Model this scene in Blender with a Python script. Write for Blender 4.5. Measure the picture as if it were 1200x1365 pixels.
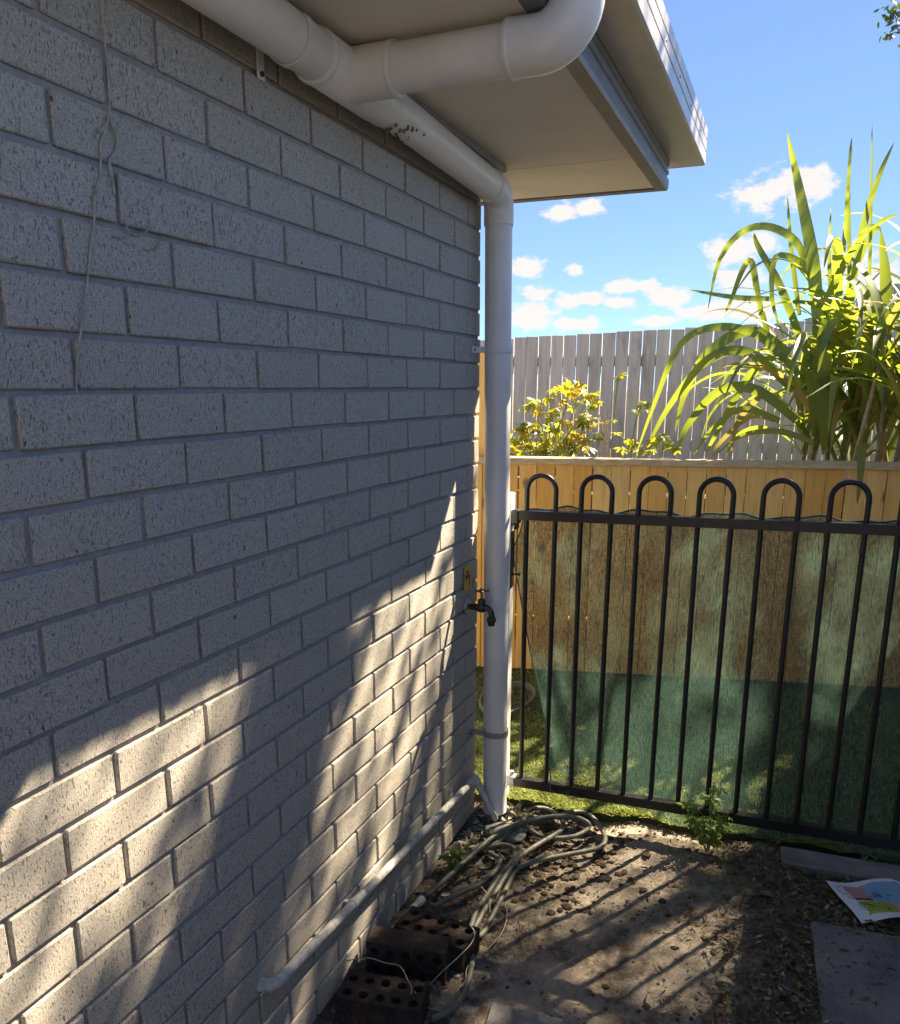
import bpy, bmesh, math, random
from mathutils import Vector, Matrix, noise, Quaternion

for o in list(bpy.data.objects):
    bpy.data.objects.remove(o, do_unlink=True)
scene = bpy.context.scene
C = scene.collection
random.seed(11)

# ------------------------------------------------------------------ camera
F_PX, CY_PX = 1099.48, 782.0            # focal length and principal row of the 1200 x 1365 photograph
YAW, PITCH, ROLL = 0.3882, 0.2390, 0.0030
CAM = Vector((1.0317, -2.7975, 1.6456))
fw = Vector((-math.sin(YAW) * math.cos(PITCH), math.cos(YAW) * math.cos(PITCH), -math.sin(PITCH)))
rt = Vector((math.cos(YAW), math.sin(YAW), 0))
up = rt.cross(fw)
rt, up = math.cos(ROLL) * rt + math.sin(ROLL) * up, -math.sin(ROLL) * rt + math.cos(ROLL) * up
cd = bpy.data.cameras.new('camera')
cam = bpy.data.objects.new('camera', cd)
C.objects.link(cam)
cam.matrix_world = Matrix(((rt.x, up.x, -fw.x, CAM.x), (rt.y, up.y, -fw.y, CAM.y), (rt.z, up.z, -fw.z, CAM.z), (0, 0, 0, 1)))
cd.sensor_fit = 'HORIZONTAL'
cd.sensor_width = 36
cd.lens = F_PX / 1200 * 36
cd.shift_y = (CY_PX - 682.5) / 1200
cd.clip_start = 0.05
cd.clip_end = 2000
scene.camera = cam
scene.render.resolution_x = 900
scene.render.resolution_y = 1024

# surveying helper: a sight line of the photograph, met with a surface of the place
def ray(px, py):
    return rt * ((px - 600) / F_PX) + up * ((CY_PX - py) / F_PX) + fw
def at_z(px, py, z):
    d = ray(px, py); return CAM + d * ((z - CAM.z) / d.z)
def at_y(px, py, y):
    d = ray(px, py); return CAM + d * ((y - CAM.y) / d.y)
def at_x(px, py, x):
    d = ray(px, py); return CAM + d * ((x - CAM.x) / d.x)

# ------------------------------------------------------------------ sky and sun
SUN = Vector((0.640, 1.085, 1.385)).normalized()       # towards the sun
SUN_EL = math.asin(SUN.z)
SUN_AZ = math.atan2(SUN.x, SUN.y)                      # clockwise from +Y
world = bpy.data.worlds.new('World')
scene.world = world
world.use_nodes = True
wt = world.node_tree
wt.nodes.clear()
def wn(kind, **kw):
    n = wt.nodes.new(kind)
    for k, v in kw.items(): setattr(n, k, v)
    return n
def wmath(op, a, b=None, c=None, clamp=False):
    n = wn('ShaderNodeMath', operation=op, use_clamp=clamp)
    for i, v in enumerate((a, b, c)):
        if v is None: continue
        if isinstance(v, (int, float)): n.inputs[i].default_value = v
        else: wt.links.new(v, n.inputs[i])
    return n.outputs[0]
sky = wn('ShaderNodeTexSky', sky_type='NISHITA', sun_disc=False)
sky.sun_elevation = SUN_EL
sky.sun_rotation = SUN_AZ
sky.altitude = 0
sky.air_density = 0.29
sky.dust_density = 0.0
sky.ozone_density = 2.0
bg_sky = wn('ShaderNodeBackground'); bg_sky.inputs[1].default_value = 0.050
# even the sky's brightness a little from horizon to zenith, keeping its hue
bw = wn('ShaderNodeRGBToBW'); wt.links.new(sky.outputs[0], bw.inputs[0])
gain = wmath('POWER', wmath('MAXIMUM', bw.outputs[0], 0.01), -0.42)
scl = wn('ShaderNodeVectorMath', operation='SCALE'); wt.links.new(sky.outputs[0], scl.inputs[0]); wt.links.new(gain, scl.inputs['Scale'])
tint = wn('ShaderNodeVectorMath', operation='MULTIPLY'); wt.links.new(scl.outputs[0], tint.inputs[0]); tint.inputs[1].default_value = (0.80, 0.92, 1.02)
wt.links.new(tint.outputs[0], bg_sky.inputs[0])
bg_cloud = wn('ShaderNodeBackground'); bg_cloud.inputs[0].default_value = (0.93, 0.97, 1.05, 1); bg_cloud.inputs[1].default_value = 0.102
tc = wn('ShaderNodeTexCoord')
sep = wn('ShaderNodeSeparateXYZ'); wt.links.new(tc.outputs['Generated'], sep.inputs[0])
az = wmath('ARCTAN2', sep.outputs[0], sep.outputs[1])
el = wmath('ARCSINE', sep.outputs[2])
azw = wmath('WRAP', az, math.radians(14), math.radians(-32))   # the same kinds of cloud all round the horizon
clouds = [(748, 283, 26, 12), (785, 277, 22, 11), (1012, 262, 34, 18), (1052, 248, 36, 22), (1082, 244, 28, 22),
          (702, 357, 24, 13), (712, 390, 24, 11), (767, 359, 13, 8), (752, 400, 24, 9), (786, 397, 20, 8), (832, 382, 26, 9), (866, 380, 20, 9),
          (893, 396, 36, 15), (705, 422, 42, 20), (765, 432, 40, 9), (828, 403, 22, 8), (975, 335, 34, 18), (985, 372, 30, 14),
          (950, 415, 40, 14), (1000, 412, 40, 18), (1015, 325, 26, 16), (1120, 352, 40, 22), (1160, 372, 40, 24), (880, 428, 30, 7)]
field = None
for (px, py, hw, hh) in clouds:
    d = ray(px, py).normalized()
    a0, e0 = math.atan2(d.x, d.y), math.asin(d.z)
    sx, sy = hw / F_PX * 0.95, hh / F_PX * 0.95
    dx = wmath('MULTIPLY', wmath('SUBTRACT', azw, a0), 1 / sx)
    dy = wmath('MULTIPLY', wmath('SUBTRACT', el, e0), 1 / sy)
    r2 = wmath('ADD', wmath('MULTIPLY', dx, dx), wmath('MULTIPLY', dy, dy))
    g = wmath('EXPONENT', wmath('MULTIPLY', r2, -0.75))
    field = g if field is None else wmath('MAXIMUM', field, g)
nz = wn('ShaderNodeTexNoise'); nz.inputs['Scale'].default_value = 46; nz.inputs['Detail'].default_value = 7; nz.inputs['Roughness'].default_value = 0.62
mp = wn('ShaderNodeMapping'); mp.inputs['Scale'].default_value = (1, 1, 1.7)
wt.links.new(tc.outputs['Generated'], mp.inputs[0]); wt.links.new(mp.outputs[0], nz.inputs['Vector'])
dens = wmath('ADD', field, wmath('MULTIPLY', wmath('SUBTRACT', nz.outputs[0], 0.5), 1.9))
mr = wn('ShaderNodeMapRange', interpolation_type='SMOOTHSTEP')
mr.inputs[1].default_value = 0.34; mr.inputs[2].default_value = 0.80
wt.links.new(dens, mr.inputs[0])
fac = wmath('MULTIPLY', mr.outputs[0], 0.94)
mixw = wn('ShaderNodeMixShader'); wt.links.new(fac, mixw.inputs[0])
wt.links.new(bg_sky.outputs[0], mixw.inputs[1]); wt.links.new(bg_cloud.outputs[0], mixw.inputs[2])
wo = wn('ShaderNodeOutputWorld'); wt.links.new(mixw.outputs[0], wo.inputs[0])

sd = bpy.data.lights.new('sun', 'SUN')
sd.energy = 2.45
sd.angle = math.radians(0.53)
sd.color = (1.0, 0.91, 0.77)
sun = bpy.data.objects.new('sun', sd)
C.objects.link(sun)
sun.location = (6, 10, 12)
sun.rotation_euler = (-SUN).to_track_quat('-Z', 'Y').to_euler()

scene.cycles.max_bounces = 7
scene.cycles.diffuse_bounces = 3
scene.cycles.glossy_bounces = 2
scene.cycles.transmission_bounces = 3
scene.cycles.transparent_max_bounces = 8
scene.view_settings.view_transform = 'Standard'
scene.view_settings.look = 'None'
scene.view_settings.gamma = 1
scene.view_settings.use_curve_mapping = False
scene.view_settings.use_white_balance = True
scene.view_settings.white_balance_temperature = 7800
scene.view_settings.white_balance_tint = 10
scene.view_settings.exposure = 3.3

# ------------------------------------------------------------------ helpers: materials
class Mat:
    """small builder round one Principled material"""
    def __init__(s, name, col=(0.5, 0.5, 0.5), rough=0.7, metal=0.0, spec=0.5):
        s.m = bpy.data.materials.new(name); s.m.use_nodes = True
        s.t = s.m.node_tree
        s.b = s.t.nodes['Principled BSDF']
        s.b.inputs['Base Color'].default_value = (*col, 1)
        s.b.inputs['Roughness'].default_value = rough
        s.b.inputs['Metallic'].default_value = metal
        s.b.inputs['Specular IOR Level'].default_value = spec
        s.geo = s.t.nodes.new('ShaderNodeNewGeometry')
        s.oi = s.t.nodes.new('ShaderNodeObjectInfo')
        s.tc = s.t.nodes.new('ShaderNodeTexCoord')
    def link(s, a, b): s.t.links.new(a, b)
    def pos(s, scale=(1, 1, 1), local=False, shift=False):
        n = s.t.nodes.new('ShaderNodeMapping'); n.inputs['Scale'].default_value = scale
        s.link(s.tc.outputs['Object'] if local else s.geo.outputs['Position'], n.inputs[0])
        if shift:
            c = s.t.nodes.new('ShaderNodeVectorMath'); c.operation = 'SCALE'
            v = s.t.nodes.new('ShaderNodeCombineXYZ')
            for i in range(3): s.link(s.oi.outputs['Random'], v.inputs[i])
            s.link(v.outputs[0], c.inputs[0]); c.inputs['Scale'].default_value = 37.0
            s.link(c.outputs[0], n.inputs['Location'])
        return n.outputs[0]
    def noise(s, vec, scale, detail=4, rough=0.55, dist=0.0):
        n = s.t.nodes.new('ShaderNodeTexNoise')
        n.inputs['Scale'].default_value = scale; n.inputs['Detail'].default_value = detail
        n.inputs['Roughness'].default_value = rough; n.inputs['Distortion'].default_value = dist
        s.link(vec, n.inputs['Vector']); return n.outputs[0]
    def voro(s, vec, scale, feature='F1'):
        n = s.t.nodes.new('ShaderNodeTexVoronoi'); n.feature = feature; n.inputs['Scale'].default_value = scale
        s.link(vec, n.inputs['Vector']); return n.outputs['Distance']
    def ramp(s, fac, lo, hi, a=0.0, b=1.0):
        n = s.t.nodes.new('ShaderNodeMapRange'); n.interpolation_type = 'SMOOTHSTEP'
        n.inputs[1].default_value = lo; n.inputs[2].default_value = hi; n.inputs[3].default_value = a; n.inputs[4].default_value = b
        s.link(fac, n.inputs[0]); return n.outputs[0]
    def mix(s, fac, a, b, blend='MIX'):
        n = s.t.nodes.new('ShaderNodeMix'); n.data_type = 'RGBA'; n.blend_type = blend
        for sock, v in ((n.inputs[0], fac), (n.inputs[6], a), (n.inputs[7], b)):
            if isinstance(v, (int, float)): sock.default_value = v
            elif isinstance(v, tuple): sock.default_value = (*v, 1)
            else: s.link(v, sock)
        return n.outputs[2]
    def math(s, op, a, b=None):
        n = s.t.nodes.new('ShaderNodeMath'); n.operation = op
        for i, v in enumerate((a, b)):
            if v is None: continue
            if isinstance(v, (int, float)): n.inputs[i].default_value = v
            else: s.link(v, n.inputs[i])
        return n.outputs[0]
    def col(s, c): s.link(c, s.b.inputs['Base Color']); return s
    def rough(s, c): s.link(c, s.b.inputs['Roughness']); return s
    def bump(s, h, strength=0.4, dist=0.002):
        n = s.t.nodes.new('ShaderNodeBump'); n.inputs['Strength'].default_value = strength; n.inputs['Distance'].default_value = dist
        s.link(h, n.inputs['Height']); s.link(n.outputs[0], s.b.inputs['Normal']); return s
    def translucent(s, colour, amount):
        out = s.t.nodes['Material Output']
        tr = s.t.nodes.new('ShaderNodeBsdfTranslucent')
        if isinstance(colour, tuple): tr.inputs[0].default_value = (*colour, 1)
        else: s.link(colour, tr.inputs[0])
        mx = s.t.nodes.new('ShaderNodeMixShader'); mx.inputs[0].default_value = amount
        s.link(s.b.outputs[0], mx.inputs[1]); s.link(tr.outputs[0], mx.inputs[2]); s.link(mx.outputs[0], out.inputs[0])
        return mx
M = {}
def simple(name, col, rough=0.7, metal=0.0, spec=0.5, var=0.12, scale=14, bump=0.0, bscale=120):
    k = Mat(name, col, rough, metal, spec)
    n = k.noise(k.pos(), scale, 5)
    k.col(k.mix(k.ramp(n, 0.3, 0.7), tuple(c * (1 - var) for c in col), tuple(min(1, c * (1 + var)) for c in col)))
    if bump: k.bump(k.noise(k.pos(), bscale, 4), bump, 0.002)
    M[name] = k.m
    return k

def make_materials():
    # face brick: pale grey, drag-textured face with dark flecks
    k = Mat('brick', rough=0.9, spec=0.25)
    tone = k.mix(k.oi.outputs['Random'], (0.43, 0.40, 0.35), (0.50, 0.465, 0.405))
    cloudy = k.noise(k.pos(), 9, 4)
    tone = k.mix(k.ramp(cloudy, 0.3, 0.75), tone, k.mix(0.5, tone, (0.50, 0.43, 0.33)))
    fine = k.noise(k.pos(), 300, 3, 0.7)
    tone = k.mix(k.ramp(fine, 0.32, 0.68), k.mix(0.42, tone, (0.14, 0.135, 0.13)), k.mix(0.30, tone, (0.70, 0.67, 0.60)))
    drag = k.noise(k.pos((1, 1, 0.34)), 300, 3, 0.6)
    pits = k.ramp(drag, 0.575, 0.655)
    big = k.noise(k.pos((1, 1, 0.55)), 75, 2, 0.5)
    pits2 = k.ramp(big, 0.715, 0.75)
    allp = k.math('MAXIMUM', k.math('MULTIPLY', pits, 0.72), pits2)
    tone = k.mix(allp, tone, (0.12, 0.11, 0.105))
    k.col(tone)
    hh = k.math('SUBTRACT', k.math('MULTIPLY', fine, 0.35), allp)
    k.bump(hh, 0.7, 0.0026)
    M['brick'] = k.m
    k = Mat('mortar', rough=0.95, spec=0.1)
    n = k.noise(k.pos(), 60, 5); f2 = k.noise(k.pos(), 600, 2)
    k.col(k.mix(k.ramp(n, 0.3, 0.7), (0.30, 0.28, 0.275), (0.38, 0.355, 0.34)))
    k.bump(f2, 0.5, 0.002); M['mortar'] = k.m
    # white PVC
    k = Mat('pvc', rough=0.34, spec=0.5)
    n = k.noise(k.pos(), 7, 5); g = k.noise(k.pos(), 55, 4, 0.7)
    c = k.mix(k.ramp(n, 0.35, 0.7), (0.72, 0.705, 0.67), (0.80, 0.79, 0.765))
    c = k.mix(k.ramp(g, 0.64, 0.74, 0, 0.35), c, (0.36, 0.32, 0.27))
    k.col(c); k.rough(k.ramp(n, 0.2, 0.8, 0.28, 0.46)); M['pvc'] = k.m
    simple('old_pvc', (0.48, 0.48, 0.455), 0.6, var=0.28, scale=38, bump=0.2)
    k = simple('soffit', (0.78, 0.745, 0.665), 0.75, var=0.05, scale=5, bump=0.06, bscale=90)
    simple('fascia', (0.15, 0.155, 0.165), 0.45, var=0.15, scale=20)
    simple('trim', (0.26, 0.265, 0.275), 0.6, var=0.1)
    k = Mat('gutter', rough=0.28, spec=0.6)
    n = k.noise(k.pos((1, 0.4, 1)), 14, 4)
    k.col(k.mix(k.ramp(n, 0.3, 0.75), (0.44, 0.435, 0.41), (0.54, 0.535, 0.51))); M['gutter'] = k.m
    simple('roof_steel', (0.3, 0.3, 0.31), 0.5)
    k = Mat('black_powder', rough=0.36, spec=0.5)
    n = k.noise(k.pos(), 60, 4, 0.7)
    k.col(k.mix(k.ramp(n, 0.6, 0.8), (0.010, 0.010, 0.012), (0.045, 0.043, 0.04))); k.rough(k.ramp(n, 0.3, 0.8, 0.3, 0.55)); M['black_powder'] = k.m
    # fresh treated pine
    k = Mat('pine', rough=0.72, spec=0.3)
    v = k.pos((1, 1, 0.07), local=False, shift=True)
    gr = k.noise(v, 38, 5, 0.6, 0.8); gr2 = k.noise(v, 150, 3, 0.6)
    base = k.mix(k.oi.outputs['Random'], (0.74, 0.39, 0.095), (0.94, 0.62, 0.235))
    base = k.mix(k.ramp(gr, 0.42, 0.74), base, k.mix(0.45, base, (0.52, 0.27, 0.07)))
    base = k.mix(k.ramp(gr2, 0.5, 0.75, 0, 0.22), base, (0.46, 0.25, 0.09))
    pat = k.noise(k.pos((1, 1, 0.5), shift=True), 3.2, 3)
    base = k.mix(k.ramp(pat, 0.56, 0.74, 0, 0.55), base, (0.45, 0.43, 0.20))
    kn = k.voro(k.pos((1, 1, 0.6), shift=True), 4.6)
    base = k.mix(k.ramp(kn, 0.05, 0.13, 0.85, 0.0), base, (0.22, 0.11, 0.04))
    k.col(base); k.bump(gr2, 0.15, 0.001); M['pine'] = k.m
    k = Mat('pine_cap', rough=0.75, spec=0.3)
    v = k.pos((0.08, 1, 1)); gr = k.noise(v, 60, 5, 0.6, 0.5)
    k.col(k.mix(k.ramp(gr, 0.35, 0.7), (0.62, 0.50, 0.33), (0.46, 0.34, 0.20))); M['pine_cap'] = k.m
    # weathered palings
    k = Mat('grey_timber', rough=0.9, spec=0.2)
    v = k.pos((1, 1, 0.05), shift=True)
    gr = k.noise(v, 45, 6, 0.65, 0.6); bl = k.noise(k.pos((1, 1, 0.35), shift=True), 7, 5, 0.65)
    base = k.mix(k.oi.outputs['Random'], (0.58, 0.555, 0.515), (0.70, 0.675, 0.63))
    base = k.mix(k.ramp(gr, 0.4, 0.75), base, k.mix(0.40, base, (0.18, 0.17, 0.16)))
    base = k.mix(k.ramp(bl, 0.52, 0.72, 0, 0.6), base, (0.22, 0.20, 0.18))
    k.col(base); k.bump(gr, 0.3, 0.002); M['grey_timber'] = k.m
    # knitted shade cloth: partly open weave
    k = Mat('shade_cloth', rough=0.8, spec=0.25)
    v = k.pos((1, 1, 0.10)); w = k.noise(v, 420, 1, 0.5); h = k.noise(k.pos((0.2, 1, 1)), 420, 1, 0.5); bl = k.noise(k.pos(), 6, 3)
    colr = k.mix(k.ramp(w, 0.3, 0.7), (0.020, 0.062, 0.050), (0.115, 0.205, 0.168))
    k.col(colr)
    mx = k.translucent(k.mix(k.ramp(w, 0.3, 0.7), (0.020, 0.060, 0.048), (0.115, 0.200, 0.162)), 0.42)
    out = k.t.nodes['Material Output']
    tp = k.t.nodes.new('ShaderNodeBsdfTransparent')
    m2 = k.t.nodes.new('ShaderNodeMixShader')
    hole = k.math('ADD', k.math('MULTIPLY', k.ramp(w, 0.40, 0.62), 0.30), k.math('ADD', k.math('MULTIPLY', k.ramp(h, 0.4, 0.66), 0.20), 0.19))
    k.link(k.math('MULTIPLY', hole, k.ramp(bl, 0.25, 0.75, 0.85, 1.12)), m2.inputs[0])
    k.link(mx.outputs[0], m2.inputs[1]); k.link(tp.outputs[0], m2.inputs[2]); k.link(m2.outputs[0], out.inputs[0])
    M['shade_cloth'] = k.m
    M['cloth_hem'] = simple('cloth_hem', (0.03, 0.13, 0.10), 0.8, var=0.3, scale=80).m
    # ground
    k = Mat('soil', rough=0.95, spec=0.12)
    a = k.noise(k.pos(), 2.6, 5, 0.6, 0.4); b = k.noise(k.pos(), 16, 6, 0.65); f = k.noise(k.pos(), 130, 4, 0.65)
    c = k.mix(k.ramp(b, 0.36, 0.62), (0.095, 0.078, 0.062), (0.265, 0.225, 0.178))
    c = k.mix(k.ramp(a, 0.40, 0.60, 0.0, 0.7), c, (0.35, 0.300, 0.240))
    c = k.mix(k.ramp(f, 0.48, 0.72, 0, 0.5), c, (0.05, 0.04, 0.03))
    d2 = k.noise(k.pos(), 5.5, 6, 0.7, 0.6)
    c = k.mix(k.ramp(d2, 0.54, 0.64, 0, 0.75), c, k.mix(k.ramp(f, 0.4, 0.65), (0.035, 0.028, 0.022), (0.10, 0.08, 0.06)))
    px = k.t.nodes.new('ShaderNodeSeparateXYZ'); k.link(k.geo.outputs['Position'], px.inputs[0])
    edge = k.math('ADD', px.outputs[0], k.math('MULTIPLY', k.math('SUBTRACT', b, 0.5), 0.7))
    humus = k.math('MAXIMUM', k.ramp(edge, 0.95, 1.18), k.ramp(edge, 0.42, 0.22))
    c = k.mix(k.math('MULTIPLY', humus, 0.72), c, k.mix(k.ramp(f, 0.4, 0.65), (0.028, 0.023, 0.018), (0.085, 0.070, 0.053)))
    wv = k.t.nodes.new('ShaderNodeTexVoronoi'); wv.feature = 'DISTANCE_TO_EDGE'; wv.inputs['Scale'].default_value = 15
    wpv = k.t.nodes.new('ShaderNodeMix'); wpv.data_type = 'VECTOR'; wpv.inputs[0].default_value = 0.07
    nv = k.t.nodes.new('ShaderNodeTexNoise'); nv.inputs['Scale'].default_value = 9; k.link(k.geo.outputs['Position'], nv.inputs['Vector'])
    k.link(k.geo.outputs['Position'], wpv.inputs[4]); k.link(nv.outputs['Color'], wpv.inputs[5]); k.link(wpv.outputs[1], wv.inputs['Vector'])
    crack = k.math('MULTIPLY', k.ramp(wv.outputs['Distance'], 0.0, 0.05, 1, 0), k.ramp(a, 0.42, 0.58, 1, 0))
    c = k.mix(k.math('MULTIPLY', crack, 0.32), c, (0.022, 0.017, 0.013))
    k.col(c)
    hh = k.math('SUBTRACT', k.math('ADD', k.math('MULTIPLY', b, 1.2), k.math('MULTIPLY', f, 0.7)), k.math('MULTIPLY', crack, 0.3))
    k.bump(hh, 0.75, 0.008); M['soil'] = k.m
    for nm, col in (('clod', (0.070, 0.053, 0.038)), ('pale_clod', (0.20, 0.165, 0.125)), ('brown_litter', (0.15, 0.10, 0.062)), ('olive_litter', (0.14, 0.145, 0.075)), ('pale_litter', (0.34, 0.30, 0.23)), ('straw', (0.24, 0.20, 0.135))):
        simple(nm, col, 0.9, spec=0.15, var=0.4, scale=26)
    simple('turf_mat', (0.035, 0.045, 0.014), 0.9, var=0.3, scale=30)
    k = Mat('turf', rough=0.55, spec=0.3)
    n = k.noise(k.pos(), 22, 3); n2 = k.noise(k.pos(), 260, 2)
    c = k.mix(k.ramp(n2, 0.35, 0.65), (0.19, 0.24, 0.05), (0.34, 0.38, 0.12))
    c = k.mix(k.ramp(n, 0.4, 0.7, 0, 0.4), c, (0.28, 0.26, 0.09)); k.col(c)
    k.translucent((0.30, 0.36, 0.07), 0.42); M['turf'] = k.m
    k = Mat('concrete', rough=0.9, spec=0.2)
    a = k.noise(k.pos(), 6, 6, 0.6); f = k.noise(k.pos(), 160, 4, 0.7); sp = k.noise(k.pos(), 36, 3)
    c = k.mix(k.ramp(a, 0.35, 0.65), (0.155, 0.15, 0.15), (0.235, 0.23, 0.222))
    c = k.mix(k.ramp(f, 0.45, 0.7, 0, 0.5), c, (0.075, 0.073, 0.073))
    c = k.mix(k.ramp(sp, 0.62, 0.72, 0, 0.7), c, (0.14, 0.125, 0.10)); k.col(c); k.bump(f, 0.5, 0.003); M['concrete'] = k.m
    k = Mat('hose', rough=0.48, spec=0.4)
    n = k.noise(k.pos(), 24, 5, 0.65); n2 = k.noise(k.pos(), 90, 4)
    c = k.mix(k.ramp(n, 0.4, 0.65), (0.115, 0.122, 0.10), (0.17, 0.172, 0.14))
    k.col(k.mix(k.ramp(n2, 0.52, 0.7, 0, 0.55), c, (0.12, 0.095, 0.065))); M['hose'] = k.m
    k = Mat('old_brick', rough=0.92, spec=0.2)
    n = k.noise(k.pos(), 18, 5, 0.65); f = k.noise(k.pos(), 140, 4)
    c = k.mix(k.ramp(n, 0.42, 0.7), (0.030, 0.024, 0.022), (0.080, 0.048, 0.035))
    k.col(k.mix(k.ramp(f, 0.52, 0.75, 0, 0.5), c, (0.11, 0.092, 0.075))); k.bump(f, 0.5, 0.002); M['old_brick'] = k.m
    simple('brass', (0.20, 0.155, 0.095), 0.42, 0.75, var=0.35, scale=70)
    simple('dark_metal', (0.05, 0.05, 0.05), 0.45, 0.6, var=0.3, scale=60)
    simple('chrome_flange', (0.42, 0.42, 0.41), 0.35, 0.8, var=0.15)
    simple('galvanised', (0.40, 0.40, 0.40), 0.5, 0.6, var=0.15, scale=60)
    simple('strap_grey', (0.33, 0.315, 0.285), 0.6, 0.2, var=0.12, scale=40)
    simple('sign_yellow', (0.56, 0.37, 0.05), 0.45, var=0.08, scale=30)
    simple('print_black', (0.03, 0.03, 0.03), 0.5)
    simple('white_paint', (0.74, 0.73, 0.70), 0.5, var=0.06, scale=12)
    simple('clear_plastic', (0.62, 0.62, 0.57), 0.25, spec=0.6, var=0.1)
    simple('twine', (0.40, 0.34, 0.27), 0.9, var=0.2, scale=60)
    simple('root_fibre', (0.40, 0.37, 0.33), 0.9, var=0.3, scale=60)
    simple('bark', (0.16, 0.125, 0.095), 0.95, var=0.35, scale=22, bump=0.6, bscale=40)
    # foliage
    def leaf(nm, a, b, tr, amount, rough=0.42):
        k = Mat(nm, rough=rough, spec=0.4)
        n = k.noise(k.pos(), 5, 3)
        c = k.mix(k.oi.outputs['Random'], a, b)
        c = k.mix(k.ramp(n, 0.35, 0.7, 0, 0.4), c, tuple(0.6 * x for x in a)); k.col(c)
        k.translucent(k.mix(k.oi.outputs['Random'], tuple(0.8 * x for x in tr), tr), amount); M[nm] = k.m
    leaf('cane_leaf', (0.115, 0.170, 0.070), (0.18, 0.235, 0.095), (0.42, 0.52, 0.05), 0.42)
    leaf('cane_leaf_old', (0.26, 0.22, 0.07), (0.34, 0.28, 0.12), (0.55, 0.44, 0.10), 0.4)
    leaf('shrub_leaf', (0.14, 0.20, 0.03), (0.20, 0.25, 0.04), (0.55, 0.55, 0.04), 0.45)
    leaf('shrub_leaf_dark', (0.06, 0.11, 0.035), (0.10, 0.15, 0.05), (0.26, 0.36, 0.06), 0.35)
    leaf('shrub_leaf_gold', (0.36, 0.26, 0.03), (0.42, 0.30, 0.05), (0.75, 0.52, 0.04), 0.45)
    leaf('weed_leaf', (0.085, 0.17, 0.03), (0.12, 0.22, 0.045), (0.34, 0.52, 0.06), 0.4)
    leaf('tree_leaf', (0.045, 0.075, 0.025), (0.07, 0.10, 0.03), (0.14, 0.22, 0.03), 0.25)
    simple('cane_stem', (0.30, 0.26, 0.15), 0.7, var=0.3, scale=24)
    simple('green_stem', (0.20, 0.23, 0.09), 0.7, var=0.25, scale=24)
    # printed sheet: flat print in the sheet's own coordinates
    k = Mat('printed_sheet', rough=0.6, spec=0.3)
    s = k.t.nodes.new('ShaderNodeSeparateXYZ')
    uv = k.t.nodes.new('ShaderNodeUVMap'); uv.uv_map = 'UVMap'
    k.link(uv.outputs[0], s.inputs[0])
    wob = k.noise(uv.outputs[0], 7, 3)
    ww = k.math('MULTIPLY', k.math('SUBTRACT', wob, 0.5), 0.10)
    U_ = k.math('ADD', s.outputs[0], ww); V_ = k.math('ADD', s.outputs[1], ww)
    def step(x, e): return k.ramp(x, e - 0.004, e + 0.004)
    def box(u0, u1, v0, v1):
        a = k.math('MULTIPLY', step(U_, u0), k.math('SUBTRACT', 1.0, step(U_, u1)))
        b = k.math('MULTIPLY', step(V_, v0), k.math('SUBTRACT', 1.0, step(V_, v1)))
        return k.math('MULTIPLY', a, b)
    c = k.mix(k.ramp(wob, 0.2, 0.8), (0.76, 0.76, 0.80), (0.80, 0.80, 0.82))
    c = k.mix(box(0.17, 0.42, 0.50, 0.90), c, (0.62, 0.30, 0.30))
    c = k.mix(box(0.42, 0.90, 0.42, 0.92), c, (0.22, 0.42, 0.62))
    c = k.mix(box(0.16, 0.56, 0.12, 0.47), c, (0.42, 0.45, 0.08))
    c = k.mix(box(0.56, 0.90, 0.12, 0.42), c, (0.58, 0.34, 0.55))
    k.col(c); M['printed_sheet'] = k.m
    simple('ink', (0.06, 0.035, 0.09), 0.6)
make_materials()

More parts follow.
